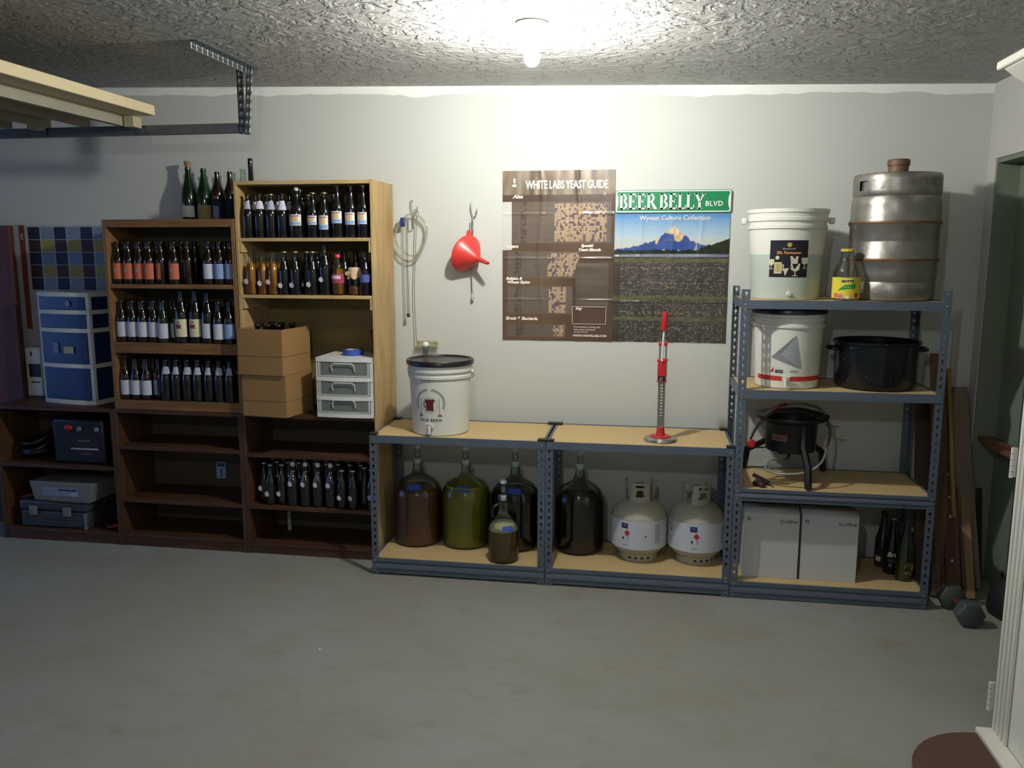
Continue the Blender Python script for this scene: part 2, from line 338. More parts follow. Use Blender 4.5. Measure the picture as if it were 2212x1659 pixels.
cb = perforated(.6, .035, .045).xf(Matrix.Translation((.01, -.5, .3185)) @ Matrix.Rotation(-PI/2, 4, 'X') @ Matrix.Rotation(PI/2, 4, 'Z'))
part('ceiling_angle', join(ca, cb), galv, tr, solid=.0025)

# ------------------------------------------------------------------ bookcases and cabinet
veneer = wood('golden_veneer', '#66492a', '#86643f', (1.2, 14, 14)); veneer_v = wood('golden_veneer_upright', '#6a4e30', '#8a6a46', (14, 14, 1.2))
dark = wood('dark_walnut_stain', '#372317', '#523726', (1.2, 14, 14)); dark_v = wood('dark_walnut_upright', '#392518', '#553a28', (14, 14, 1.2))
hard = mat('brown_hardboard', '#4a4230', .7, var=.15, scale=5, stretch=(3, 1, .6))
ply = wood('pine_plywood', '#9c8052', '#b89d70', (5, 5, 1.0), .6, 2.2, knots=[(.0, 0.15, .35, .012, '#4a2f17'), (0, .2, .62, .01, '#50351a'), (0, .12, .85, .012, '#4a2f17'), (0, .22, 1.02, .009, '#553819'), (0, .08, .2, .008, '#4a2f17')])
ply_e = wood('plywood_edge', '#a48a5c', '#c0a678', (2, 20, 20), .6)
plyback = wood('pine_plywood_back', '#6f5e3c', '#94804f', (.9, 4, 5), .6, 2.2, knots=[(.434, .3, .285, .036, '#3d2622'), (.38, .3, .24, .008, '#3a2414')])
FY, DEP = -.37, .33                                       # front plane and depth of the bookcases
def bookcase(name, label, x0, x1, z0, z1, shelves, mh, mv, t=.02, top=.022, kick=.0, backm=None, yb=-.03, right=None):
    o = thing(name, label, 'bookcase', (x0, FY, z0)); w, h, d = x1-x0, z1-z0, yb-FY
    part('side_panel', B(0, t, 0, d, 0, h), mv, o, bevel=.0015); part('side_panel', B(w-t, w, 0, d, 0, h), right or mv, o, bevel=.0015)
    part('top_panel', B(t+.0005, w-t-.0005, 0, d, h-top, h), mh, o, bevel=.0015)
    part('back_panel', B(t+.001, w-t-.001, d-.008, d-.002, .002, h-top-.001), backm or hard, o)
    for z, th in shelves: part('shelf', B(t+.001, w-t-.001, .002, d-.009, z-z0-th, z-z0), mh, o, bevel=.0015)
    if kick: part('kickboard', B(t+.001, w-t-.001, .004, .02, .002, kick-.001), mh, o)
    return o
bookcase('bookcase', 'dark stained low bookcase holding a grey toolbox and a black case', -2.335, -1.572, 0, .80, [(.07, .02), (.46, .022)], dark, dark_v, kick=.05)
bookcase('bookcase', 'dark stained low bookcase with bare shelves', -1.57, -.797, 0, .80, [(.07, .02), (.28, .022), (.59, .022)], dark, dark_v, kick=.05)
bookcase('bookcase', 'dark stained low bookcase with one row of tagged bottles', -.795, -.012, 0, .80, [(.06, .02), (.28, .022), (.577, .022)], dark, dark_v, kick=.04, right=ply)
SA = (.855, 1.18, 1.502)                                  # shelf tops of the tall veneer bookcase
bookcase('bookcase', 'golden veneer bookcase packed with labelled beer bottles on three shelves', -1.555, -.782, .801, 1.85, [(SA[0], .053), (SA[1], .06), (SA[2], .024)], veneer, veneer_v, t=.022, top=.042, backm=mat('olive_hardboard', '#5b5a40', .7, var=.2, scale=4))
SB = (1.45, 1.75)
cb = bookcase('plywood_cabinet', 'pale plywood cabinet with bottles above and cardboard boxes at the bottom', -.777, -.012, .801, 2.045, [(SB[0], .018), (SB[1], .018)], ply_e, ply, t=.017, top=.02, backm=plyback)
cb['category'] = 'cabinet'
for z in (1.45, 1.75):
    for x in (.018, .735): part('shelf_cleat', B(x, x+.012, .004, .26, z-.801-.075, z-.801-.0185), ply_e, cb)
for sy_ in (.012, .05): part('screw_head', MB().lathe([(.004, 0), (.004, .002), (.0005, .002)], 8, c=(.752, sy_, 1.244)), mat('black_screw', '#141414', .4), cb)

# ------------------------------------------------------------------ steel racks
steel = mat('blue_grey_rack_paint', '#55606f', .45, .15, var=.08, scale=12); rivet = mat('bright_rivet', '#b9bfc6', .3, .9)
pboard = mat('particle_board', '#b39a6c', .65, var=.1, scale=60, col2='#c4ab7c', detail=6); black_p = mat('black_plastic', '#121214', .4, var=.2)
def keyhole_strip(h, w=.036, pitch=.0381):
    mb = MB(); n = max(1, round(h/pitch)); p = h/n
    for i in range(n):
        z0 = i*p; cx, cz = w*.5, z0+p*.5
        hp = []
        for k in range(12):
            a = 2*PI*k/12+PI/12; s_ = math.sin(a)
            rx = .0075 if s_ > -.1 else .0042
            hp.append((cx+rx*math.cos(a)*(1 if s_ > -.6 else .8), cz+(.009*s_ if s_ > -.1 else .0125*s_)))
        op = []
        for k in range(12):
            a = 2*PI*k/12+PI/12; q = max(abs(math.cos(a))/(w/2), abs(math.sin(a))/(p/2)); op.append((cx+math.cos(a)/q, cz+math.sin(a)/q))
        cor = [(w, z0+p), (0, z0+p), (0, z0), (w, z0)]
        mb.add([(x, 0, z) for x, z in hp+op+cor], [(k, 12+k, 12+(k+1) % 12, (k+1) % 12) for k in range(12)]+[(13, 12, 24), (16, 15, 25), (19, 18, 26), (22, 21, 27)])
    return mb
def post_mesh(h, sx, sy, name):
    a = keyhole_strip(h); b = keyhole_strip(h).warp(lambda p: (0, p[0], p[2]))
    return join(a, b).warp(lambda p: (p[0]*sx, p[1]*sy, p[2])).mesh(name, steel, False)
RW, RD, RH = .9138, .457, .754
POSTS = {(sx, sy): post_mesh(RH, sx, sy, 'post') for sx in (1, -1) for sy in (1, -1)}
def beam_prof(h, tall):
    if not tall: return [(0, 0), (.012, 0), (.012, -.002), (.002, -.002), (.002, -h), (0, -h)]
    return [(.012, 0), (0, 0), (0, -h*.22), (.007, -h*.33), (.001, -h*.48), (.001, -h*.68), (.008, -h*.78), (.006, -h), (.008, -h), (.0105, -h*.78), (.003, -h*.68), (.003, -h*.48), (.009, -h*.33), (.002, -h*.22), (.002, -.002), (.012, -.002)]
def rack(label, x0, shelves, tiers, capped):
    o = thing('storage_rack', label, 'rack', (x0, -.557, 0)); w = RW-.002
    for t in range(tiers):
        for (sx, sy) in POSTS:
            p = obj('post', POSTS[(sx, sy)], None, o, loc=(.001 if sx > 0 else w-.001, 0 if sy > 0 else RD, t*RH)); md = p.modifiers.new('solid', 'SOLIDIFY'); md.thickness = .002; md.offset = 0
            if capped and t == tiers-1: part('post_cap', B(-.001 if sx > 0 else -.0385, .0385 if sx > 0 else .001, -.003 if sy > 0 else -.0385, .0385 if sy > 0 else .003, RH-.004, RH+.004), black_p, p)
            if t: part('splice_plate', B(.004 if sx > 0 else -.034, .034 if sx > 0 else -.004, .003 if sy > 0 else -.005, .005 if sy > 0 else -.003, -.07, .06), steel, p)
    for z, h, tall in shelves:
        pr = beam_prof(h, tall)
        def riv(xs, y, mb):
            for x in xs:
                for dz in ((-.012, -h+.014) if tall else (-h*.5,)):
                    mb.add(*[(lambda q: (q.v, q.f))(MB().lathe([(.0045, 0), (.0035, .002), (.0005, .0028)], 8).xf(Matrix.Translation((x, y, z+dz)) @ Matrix.Rotation(PI/2, 4, 'X')))][0], 1)
            return mb
        fb = MB().prism([(-.0045+a, z+b) for a, b in pr], .004, w-.004, 'x'); riv((.018, w-.018), -.0045, fb)
        part('front_beam', fb, [steel, rivet], o)
        part('back_beam', MB().prism([(RD+.0045-a, z+b) for a, b in pr], .004, w-.004, 'x'), steel, o)
        for x, s in ((.0035, 1), (w-.0035, -1)): part('side_beam', MB().prism([(x+s*a, z+b) for a, b in beam_prof(h, False)], .03, RD-.03, 'y'), steel, o)
        part('shelf_board', B(.01, w-.01, .01, RD-.01, z-.0135, z-.0025), pboard, o)
    return o
rack('low steel rack with a white bucket on top and carboys below', 0, [(.092, .08, True), (.749, .038, False)], 1, True)
rack('low steel rack with a red bottle capper on top and gas cylinders below', RW, [(.092, .08, True), (.749, .038, False)], 1, True)
rack('tall steel rack with four shelves and a beer keg on top', 2*RW, [(.085, .08, True), (.553, .06, True), (1.036, .04, False), (1.458, .04, False)], 2, False)

# ------------------------------------------------------------------ bottles
def gl(name, col, rough=.08): return mat(name, col, rough, var=.25, scale=5, spec=.6, coat=.5)
brown = gl('brown_bottle_glass', '#150a06'); vgreen = gl('dark_green_bottle_glass', '#0c2412'); green_b = gl('green_bottle_glass', '#0d3f1c')
black_g = gl('near_black_bottle_glass', '#0a0a0c'); tan_cap = mat('gold_crown_cap', '#8a7c5a', .35, .7, var=.2); grey_cap = mat('silver_crown_cap', '#8f9296', .35, .7, var=.2); dk_cap = mat('dark_crown_cap', '#1a191c', .4, .3)
def paper(name, col, var=.06): return mat('paper_'+name, col, .7, var=var, scale=25, spec=.3)
PROF = {
 'longneck': [(.0005, .003), (.022, 0), (.028, .001), (.0305, .006), (.0305, .122), (.0295, .133), (.0255, .147), (.0185, .165), (.0145, .182), (.0128, .2), (.0126, .214), (.0145, .216), (.0145, .225), (.0125, .227), (.0005, .227)],
 'bomber': [(.0005, .003), (.027, 0), (.034, .001), (.037, .007), (.037, .155), (.0355, .168), (.03, .187), (.021, .21), (.016, .232), (.0138, .255), (.0136, .27), (.0155, .272), (.0155, .282), (.0135, .284), (.0005, .284)],
 'swing': [(.0005, .003), (.035, 0), (.044, .001), (.047, .008), (.047, .15), (.044, .168), (.034, .19), (.022, .21), (.0165, .225), (.0155, .248), (.018, .25), (.018, .262), (.012, .265), (.0005, .265)],
 'tallswing': [(.0005, .003), (.027, 0), (.033, .001), (.035, .007), (.035, .128), (.033, .143), (.026, .162), (.0175, .182), (.0145, .2), (.014, .213), (.0165, .215), (.0165, .224), (.0005, .226)],
 'champagne': [(.0005, .004), (.034, 0), (.0405, .002), (.043, .01), (.043, .125), (.041, .15), (.036, .175), (.028, .205), (.0205, .235), (.0165, .262), (.015, .28), (.0175, .283), (.0175, .291), (.0148, .294), (.0148, .302), (.0005, .302)],
 'wine': [(.0005, .003), (.03, 0), (.035, .002), (.037, .008), (.037, .14), (.035, .155), (.029, .172), (.022, .2), (.0165, .235), (.0138, .255), (.0138, .276), (.0152, .278), (.0152, .286), (.0005, .287)],
 'slim': [(.0005, .002), (.012, 0), (.0135, .002), (.0135, .1), (.0128, .11), (.0135, .112), (.0135, .118), (.0005, .118)]}
BODY_R = {k: max(r for r, z in v) for k, v in PROF.items()}; TOP = {k: v[-1][1] for k, v in PROF.items()}
def radius_at(kind, z):
    P = PROF[kind]
    for (r0, z0), (r1, z1) in zip(P, P[1:]):
        if z0 <= z <= z1 and z1 > z0: return r0+(r1-r0)*(z-z0)/(z1-z0)
    return BODY_R[kind]
CACHE = {}
BOT = []
def cached(key, fn):
    if key not in CACHE: CACHE[key] = fn()
    return CACHE[key]
def bottle(kind, loc, glassm, label, group, cap=None, lab=None, neck=None, tag_=None, rz=0, cat='bottle', name='beer_bottle', scale=1.0, emblem=None, extra=None):
    Rk = BODY_R[kind]*scale+.0015
    if group and 'collar' in group: label = label.replace('dark bottle', {0: 'front dark bottle', 1: 'second row bottle', 2: 'back row bottle'}[0 if loc[1] < -.31 else 1 if loc[1] < -.24 else 2])
    if group and 'plain' in group: label = label+(' in the second row' if loc[1] < -.235 else ' in the third row' if loc[1] < -.17 else ' in the rearmost row')
    for bx0, bx1, bz0, bz1 in ((-1.533, -.804, .85, 1.8), (-.747, -.042, 1.4, 2.0), (-.775, -.032, .2, .5)):
        if bz0 < loc[2] < bz1 and bx0-.05 < loc[0] < bx1+.05: loc = (min(max(loc[0], bx0+Rk), bx1-Rk), loc[1], loc[2])
    o = thing(name, label, cat, loc, rz, group); o.scale = (scale,)*3
    if 'standing in the open' not in label: BOT.append([o, Rk, loc[0], loc[1], loc[2]])
    obj('glass', cached((kind, glassm.name), lambda: MB().lathe(PROF[kind], 22).mesh('glass', glassm)), None, o)
    t = TOP[kind]; R0 = BODY_R[kind]
    if cap == 'swing':
        st = obj('stopper', cached('stopper'+kind, lambda: MB().lathe([(.012, t-.002), (.013, t+.004), (.0125, t+.016), (.008, t+.021), (.0005, t+.022)], 14).mesh('stopper', mat('white_ceramic', '#d8d6cc', .3))), None, o)
        obj('wire_bail', cached('bail'+kind, lambda: MB().tube([(.017, 0, t-.03), (.024, 0, t-.01), (.02, 0, t+.008), (0, 0, t+.014), (-.02, 0, t+.008), (-.024, 0, t-.01), (-.017, 0, t-.03)], .0012, 6, smooth=4).tube([(.017*math.cos(a), .017*math.sin(a), t-.03) for a in [2*PI*i/12 for i in range(12)]], .0012, 5, closed=True).mesh('bail', mat('bright_wire', '#b8bcc0', .25, .9))), None, st)
    elif cap == 'cork':
        obj('cork', cached('cork'+kind, lambda: MB().lathe([(.0135, t-.001), (.0145, t+.008), (.0185, t+.014), (.019, t+.026), (.016, t+.032), (.0005, t+.033)], 16).mesh('cork', mat('cork', '#8c6f4d', .8, var=.25, scale=60))), None, o)
    elif cap is not None:
        rc = radius_at(kind, t-.006)+.001
        obj('cap', cached(('cap', kind, cap.name), lambda: MB().lathe([(rc+.0012, t-.005), (rc+.001, t-.001), (rc-.001, t+.0025), (rc-.004, t+.0035), (.0005, t+.0035)], 18).mesh('cap', cap)), None, o)
    if lab:
        z0, z1, half, pm = lab
        lo = obj('label', cached(('lab', kind, lab[:3], pm.name), lambda: MB().patch(R0+.0006, z0, z1, FRONT-half, FRONT+half, 12).mesh('label', pm)), None, o)
        if emblem:
            ez, eh, ea, em = emblem
            obj('label_print', cached(('emb', kind, emblem[:3], em.name), lambda: MB().patch(R0+.0012, ez-eh, ez+eh, FRONT-ea, FRONT+ea, 6).mesh('label_print', em)), None, lo)
        if extra:
            for ez0, ez1, ea0, ea1, em in extra:
                obj('label_print', cached(('ex', kind, ez0, ez1, ea0, ea1, em.name), lambda: MB().patch(R0+.0012, ez0, ez1, FRONT+ea0, FRONT+ea1, 6).mesh('label_print', em)), None, lo)
    if neck:
        z0, z1, pm = neck
        obj('neck_label', cached(('neck', kind, z0, z1, pm.name), lambda: MB().patch(radius_at(kind, z0)+.0012, z0, z1, FRONT-1.35, FRONT+1.35, 12, r1=radius_at(kind, z1)+.0012).mesh('neck_label', pm)), None, o)
    if tag_:
        z, side, pm = tag_
        g_ = obj('hang_tag', cached(('tag', kind, z, side, pm.name), lambda: MB().lathe([(.0005, 0), (.0125, 0), (.0125, .0008), (.0005, .0008)], 16).warp(lambda p: (p[0]+side, -R0-.0025-p[2], z+p[1]*1.12-p[0]*.15)).mesh('hang_tag', pm)), None, o)
        obj('string', cached(('str', kind, z, side), lambda: MB().tube([(side*.6, -R0-.002, z+.013), (side*.3, -R0*.72, z+.04), (.002, -radius_at(kind, TOP[kind]*.9)-.001, TOP[kind]*.88)], .0006, 5).mesh('string', mat('string', '#cfcac0', .8))), None, g_)
    return o
orange = paper('orange', '#b8654a'); wht = paper('white', '#b9bccb'); blu = paper('blue', '#7f93bd'); crm = paper('cream', '#c9c8a8'); lil = paper('lilac_grey', '#9fa3b8'); teal = paper('teal', '#6fa0a8')
tagw = paper('tag_white', '#c2bfce'); tagp = paper('tag_pink', '#c3a6bd'); maroon = paper('maroon', '#7b3c50'); sky = paper('lake_blue', '#7ea0c8'); buff = paper('buff', '#c9a77c'); offw = paper('off_white', '#d6d4d0')
Z = SA[2]+.0005; SH = 'the upper shelf of the veneer bookcase'
for i, x in enumerate((-1.508, -1.447, -1.386, -1.325, -1.164)):
    bottle('longneck', (x, -.328, Z), brown, 'brown beer bottle with an orange label on the upper shelf of the veneer bookcase', 'orange labelled bottles', dk_cap, (.026, .112, 1.4, orange), rz=random.uniform(-.12, .12)-.1*i*.3, emblem=(.075, .008, .22, teal))
bottle('longneck', (-1.263, -.318, Z), brown, 'brown beer bottle turned so its orange label shows at the side', None, dk_cap, (.026, .112, 1.4, orange), rz=-1.1)
PLAIN_A1 = 'unlabelled brown bottle behind the orange labelled ones'
bottle('longneck', (-1.222, -.262, Z), brown, PLAIN_A1, 'plain bottles behind the orange labels', dk_cap)
for y, xs in ((-.262, (-1.515, -1.453, -1.391, -1.329, -1.16)), (-.196, (-1.5, -1.438, -1.376, -1.314, -1.252, -1.19, -1.125)), (-.13, (-1.49, -1.427, -1.364, -1.3, -1.237))):
    for x in xs: bottle('longneck', (x, y, Z), brown, PLAIN_A1, 'plain bottles behind the orange labels', dk_cap)
bottle('longneck', (-1.1, -.3, Z), brown, 'unlabelled brown bottle at the end of the orange labelled row', None, dk_cap)
bottle('longneck', (-.94, -.325, Z), brown, 'brown beer bottle with a white label on the upper shelf of the veneer bookcase', None, dk_cap, (.03, .11, 1.4, wht))
for x in (-.878, -.816): bottle('longneck', (x, -.325, Z), brown, 'brown beer bottle with a pale blue label on the upper shelf of the veneer bookcase', 'blue labelled bottles on the upper shelf', dk_cap, (.03, .11, 1.4, blu))
for y in (-.26, -.195):
    for x in (-.95, -.888, -.826): bottle('longneck', (x, y, Z), brown, 'plain brown bottle behind the white and blue labels', 'plain bottles behind the blue labels', dk_cap)
Z = SA[1]+.0005
for x in (-1.51, -1.449, -1.386, -1.325): bottle('longneck', (x, -.328, Z), brown, 'brown beer bottle with a white paper label on the middle shelf of the veneer bookcase', 'white labelled bottles on the middle shelf', dk_cap, (.03, .112, 1.4, wht), rz=random.uniform(-.1, .1))
bottle('longneck', (-1.262, -.336, Z), vgreen, 'dark green beer bottle with a white label on the middle shelf', None, dk_cap, (.024, .106, 1.4, wht), rz=-.1)
bottle('longneck', (-1.198, -.3, Z), vgreen, 'dark green beer bottle turned away beside the grape labelled ones', None, dk_cap, (.026, .106, .5, wht), rz=-.3)
for x in (-1.135, -1.06): bottle('bomber', (x, -.322, Z), black_g, 'tall bottle with a cream label showing a maroon picture', 'cream labelled tall bottles', None, (.035, .132, 1.25, crm), emblem=(.092, .011, .42, maroon), extra=[(.11, .12, -.15, .25, paper('grape_green', '#5b6a50'))], rz=-.1)
bottle('bomber', (-.99, -.325, Z), black_g, 'tall dark bottle with a narrow white label beside the cream labelled ones', None, None, (.03, .112, .7, wht), scale=.97)
bottle('longneck', (-.925, -.335, Z), brown, 'brown beer bottle with a white label beside the plywood cabinet', None, dk_cap, (.024, .108, 1.4, wht))
for x in (-.862, -.818): bottle('longneck', (x, -.328+(x+.862)*.8, Z), brown, 'brown beer bottle with a pale blue label on the middle shelf', 'blue labelled bottles on the middle shelf', dk_cap, (.028, .108, 1.4, blu))
for y, xs in ((-.262, (-1.513, -1.451, -1.389, -1.327, -1.265, -.955, -.893)), (-.196, (-1.5, -1.438, -1.376, -1.314, -1.252, -1.19, -.94, -.83))):
    for x in xs: bottle('longneck', (x, y, Z), vgreen if -1.36 < x < -1.15 else brown, 'unlabelled dark bottle on the middle veneer shelf', 'plain bottles at the back of the middle shelf', dk_cap)
bottle('bomber', (-1.1, -.24, Z), black_g, 'tall unlabelled dark bottle behind the cream labelled ones', None, None)
Z = SA[0]+.0005
for x in (-1.505, -1.444, -1.372): bottle('longneck', (x, -.33, Z), brown, 'brown beer bottle with a white label on the lowest shelf of the veneer bookcase', 'white labelled bottles on the lowest shelf', dk_cap, (.028, .11, 1.4, wht), rz=random.uniform(-.1, .1))
bottle('longneck', (-1.312, -.31, Z), brown, 'brown beer bottle with a narrow pale blue label turned sideways', None, dk_cap, (.028, .112, .6, blu), rz=-.4)
for y, xs in ((-.262, (-1.51, -1.448, -1.386)), (-.198, (-1.5, -1.438, -1.376, -1.314, -1.25))):
    for x in xs: bottle('longneck', (x, y, Z), brown, 'unlabelled brown bottle on the lowest veneer shelf', 'plain bottles at the back of the lowest shelf', dk_cap)
NL = 'dark bottle with a pale collar label on the lowest veneer shelf'
for y, xs in ((-.335, (-1.247, -1.184, -1.121, -1.058, -.995, -.932, -.869)), (-.271, (-1.216, -1.153, -1.09, -1.027, -.964, -.9, -.835)), (-.207, (-1.185, -1.12, -1.05, -.985, -.92, -.86))):
    for x in xs: bottle('longneck', (x, y+random.uniform(-.004, .004), Z), black_g, NL, 'collar labelled bottles on the lowest shelf', dk_cap, neck=(.15, .19, lil), rz=random.uniform(-.5, .5))
# bottle caps along the front lip below that shelf
for i in range(16):
    tag(obj('crown_lid', cached('loosecap', lambda: MB().lathe([(.0125, 0), (.0125, .003), (.01, .005), (.0005, .0055)], 12).mesh('bottle_cap', dk_cap)), None, None, (-1.42+.032*i+random.uniform(-.006, .006), -.355, SA[0]+.0002)), 'dark bottle cap lying on the front lip of the lowest veneer shelf', 'bottle cap', 'bottle caps on the shelf lip')
# on top of the veneer bookcase
Z = 1.8505
bottle('champagne', (-1.2, -.075, Z), vgreen, 'dark green corked wine bottle with a white label on the veneer bookcase top', None, 'cork', (.022, .085, 1.1, offw), name='wine_bottle')
bottle('champagne', (-1.106, -.075, Z), green_b, 'bright green wine bottle with a tan label on top of the veneer bookcase', None, None, (.012, .09, 1.4, paper('tan', '#9d8f63')), name='wine_bottle', scale=.97)
bottle('bomber', (-1.024, -.075, Z), brown, 'tall brown bottle with an oval silver emblem on a navy label', None, None, (.01, .125, 1.4, paper('navy', '#16203f')), emblem=(.05, .036, .5, paper('silver_grey', '#7d8ba0')), extra=[(.13, .142, -.3, .3, paper('red_mark', '#c23a46'))], scale=.96)
bottle('bomber', (-.946, -.075, Z), brown, 'tall dark bottle with a small red mark beside the navy labelled one', None, None, (.01, .125, 1.4, paper('midnight', '#11182a')), extra=[(.128, .138, -.75, -.3, paper('red_mark', '#c23a46'))], scale=.96)
bottle('wine', (-.87, -.07, Z), glass('pale_green_glass', '#e2efe2'), 'clear glass bottle standing against the side of the plywood cabinet', None, None, name='wine_bottle')
bottle('slim', (-.694, -.33, 2.0455), black_g, 'slim dark bottle on top of the plywood cabinet', None, None, name='slim_bottle')
# plywood cabinet, upper shelf
Z = SB[1]+.0005; BU = 'on the upper shelf of the plywood cabinet'
for y, xs in ((-.332, (-.725, -.666, -.604, -.544)), (-.27, (-.735, -.696, -.635, -.575, -.514)), (-.207, (-.72, -.66, -.6, -.54, -.48))):
    for i, x in enumerate(xs):
        if y == -.27 and i == 0: continue
        bottle('longneck', (x, y+random.uniform(-.004, .004), Z), black_g, 'dark bottle with a pale collar label on the upper cabinet shelf', 'collar labelled bottles in the cabinet', tan_cap if i == 2 else dk_cap, neck=(.148+random.uniform(-.004, .006), .192, lil if (i+int(y*100)) % 2 else tagw), rz=random.uniform(-.4, .4))
def scenic(kind, loc, label, z0, z1, half, sc=1., cap=None, rz=0):
    zm = z0+(z1-z0)*.33
    bottle(kind, loc, black_g, label, None, cap, (z0, z1, half, offw), rz=rz, scale=sc, extra=[(z0+.003, zm, -half*.9, half*.9, sky), (zm+.003, z1-.012, -half*.5, half*.45, buff), (z1-.011, z1-.006, -half*.7, half*.7, maroon)])
scenic('swing', (-.452, -.318, Z), 'stout swing top bottle with a white picture label on the upper cabinet shelf', .068, .13, .85, .93, 'swing')
scenic('longneck', (-.35, -.33, Z), 'short capped bottle with a white picture label beside the swing top bottle', .066, .112, .95, 1.02, tan_cap)
scenic('longneck', (-.287, -.335, Z), 'short capped bottle whose white picture label sits low on the upper cabinet shelf', .042, .112, .95, 1.02, tan_cap)
scenic('bomber', (-.205, -.322, Z), 'tall bottle with a large white picture label set high on the upper cabinet shelf', .08, .145, .95, .94, tan_cap)
scenic('bomber', (-.13, -.322, Z), 'tall bottle with a white picture label between two others in the cabinet', .072, .137, .85, .94, tan_cap)
scenic('bomber', (-.055, -.325, Z), 'tall bottle with a white picture label against the cabinet side', .074, .138, .8, .94, tan_cap)
for x in (-.33, -.27, -.41): bottle('longneck', (x, -.255, Z), black_g, 'plain capped bottle behind the picture labels', 'plain capped bottles at the back of the cabinet', tan_cap)
for x in (-.18, -.098): bottle('bomber', (x, -.245, Z), black_g, 'plain tall bottle behind the picture labels', 'plain tall bottles at the back of the cabinet', tan_cap, scale=.94)
# plywood cabinet, lower bottle shelf
Z = SB[0]+.0005
amber = mat('amber_cider', '#8a5c14', .15, var=.3, scale=6, spec=.6, coat=.4); clearg = glass('clear_bottle_glass', '#f6f4ea')
def cider(x, y, label, tag_, lab=None, group=None):
    o = bottle('longneck', (x, y, Z), clearg, label, group, None, lab, tag_=tag_)
    obj('cider', cached('cider', lambda: MB().lathe([(.0005, .004), (.027, .004), (.029, .008), (.029, .122), (.028, .133), (.024, .147), (.0165, .166), (.0005, .166)], 18).mesh('cider', amber)), None, o)
cider(-.722, -.333, 'clear bottle of amber cider with a round lilac tag', (.07, -.014, tagp))
cider(-.658, -.33, 'clear bottle of amber cider with its round tag turned edge on', (.06, -.006, tagw))
cider(-.624, -.262, 'clear bottle of amber cider with a yellow label behind the tagged ones', None, (.07, .1, 1.0, paper('mustard', '#8f8a2a')))
cider(-.596, -.335, 'clear bottle of amber cider with a round pink tag beside dark bottles', (.068, -.016, tagp))
for x in (-.72, -.655): cider(x, -.265, 'clear bottle of amber cider behind the tagged ones', None, None, 'cider bottles at the back')
for x, y, z, sd, lb in ((-.533, -.336, .05, -.012, 'near black capped bottle with a white round tag hung low beside the amber cider'), (-.47, -.338, .052, -.013, 'near black capped bottle with a shaded round tag low on its body'), (-.425, -.3, .055, -.022, 'near black capped bottle with a white round tag half hidden behind another bottle'), (-.368, -.325, .056, -.013, 'near black capped bottle with a white round tag next to the tall tagged bottle')):
    bottle('longneck', (x, y, Z), black_g, lb, None, tan_cap, tag_=(z, sd, lil if 'shaded' in lb else tagw))  # shade on the shaded tag is put in as lilac grey paper
bottle('bomber', (-.298, -.325, Z), black_g, 'tall near black bottle with a round white tag hung at its shoulder', None, None, tag_=(.088, -.013, tagw), scale=.93)
for x in (-.5, -.438, -.37, -.31, -.25): bottle('longneck', (x, -.245, Z), black_g, 'plain capped bottle on the lower cabinet shelf', 'plain bottles at the back of the lower cabinet shelf', tan_cap)
for x in (-.232, -.165): bottle('longneck', (x, -.26, Z), black_g, 'plain dark bottle behind the red capped soda bottle', 'dark bottles behind the soda bottle', dk_cap)
so = thing('soda_bottle', 'plastic soda bottle with a red cap and a pink label in the cabinet', 'bottle', (-.228, -.328, Z))
part('plastic_body', MB().lathe([(.0005, .006), (.018, 0), (.03, .004), (.034, .02), (.033, .05), (.0345, .06), (.0345, .11), (.033, .12), (.03, .14), (.021, .168), (.0135, .185), (.012, .198), (.0005, .198)], 22), glass('soda_plastic', '#f6eedd'), so)
part('soda', MB().lathe([(.0005, .007), (.028, .007), (.032, .02), (.0325, .118), (.028, .14), (.0005, .142)], 18), mat('golden_soda', '#6b4a14', .2, var=.4, scale=9, coat=.3), so)
l_ = part('label', MB().patch(.0352, .064, .112, FRONT-1.5, FRONT+1.5, 16), paper('soda_pink', '#8d3a50'), so)
part('label_print', MB().patch(.0358, .086, .104, FRONT-.9, FRONT+.7, 10), paper('soda_pale', '#c9a9b4'), l_)
part('cap', MB().lathe([(.0145, .196), (.0145, .212), (.013, .215), (.0005, .215)], 18), mat('red_cap', '#c4243c', .4), so)
jr = thing('mason_jar', 'glass jar with a cloth cover and brown grain at its bottom', 'jar', (-.142, -.3, Z))
part('glass', MB().lathe([(.0005, .003), (.036, 0), (.042, .004), (.043, .012), (.043, .1), (.04, .114), (.036, .12), (.036, .135)], 24), clearg, jr)
part('grain', MB().lathe([(.0005, .005), (.039, .005), (.041, .012), (.041, .04), (.03, .047), (.0005, .05)], 20), mat('brown_grain', '#7a4a2c', .8, var=.4, scale=90, bump=.6), jr)
def frill(p):
    a = math.atan2(p[1], p[0]); k = max(0, (.135-p[2])/.03); s_ = 1+.05*k*math.sin(a*7)
    return (p[0]*s_, p[1]*s_, p[2]-.012*k*abs(math.sin(a*3.5)))
part('cloth_cover', MB().lathe([(.0435, .098), (.0425, .112), (.0385, .125), (.04, .137), (.036, .145), (.0005, .148)], 42).warp(frill), mat('calico_cloth', '#c6ab8b', .85, var=.1, scale=50), jr)
part('bow', MB().tube([(-.02, -.037, .122), (-.036, -.04, .12), (-.04, -.04, .112), (-.03, -.04, .108), (-.02, -.037, .118)], .004, 6, smooth=3), mat('calico_cloth', '#c6ab8b'), jr)
bottle('longneck', (-.052, -.33, Z), gl('violet_black_glass', '#0c0814'), 'dark bottle with a blue band label in the corner of the cabinet', None, None, (.07, .11, 1.4, paper('band_blue', '#46538f')), scale=1.0)
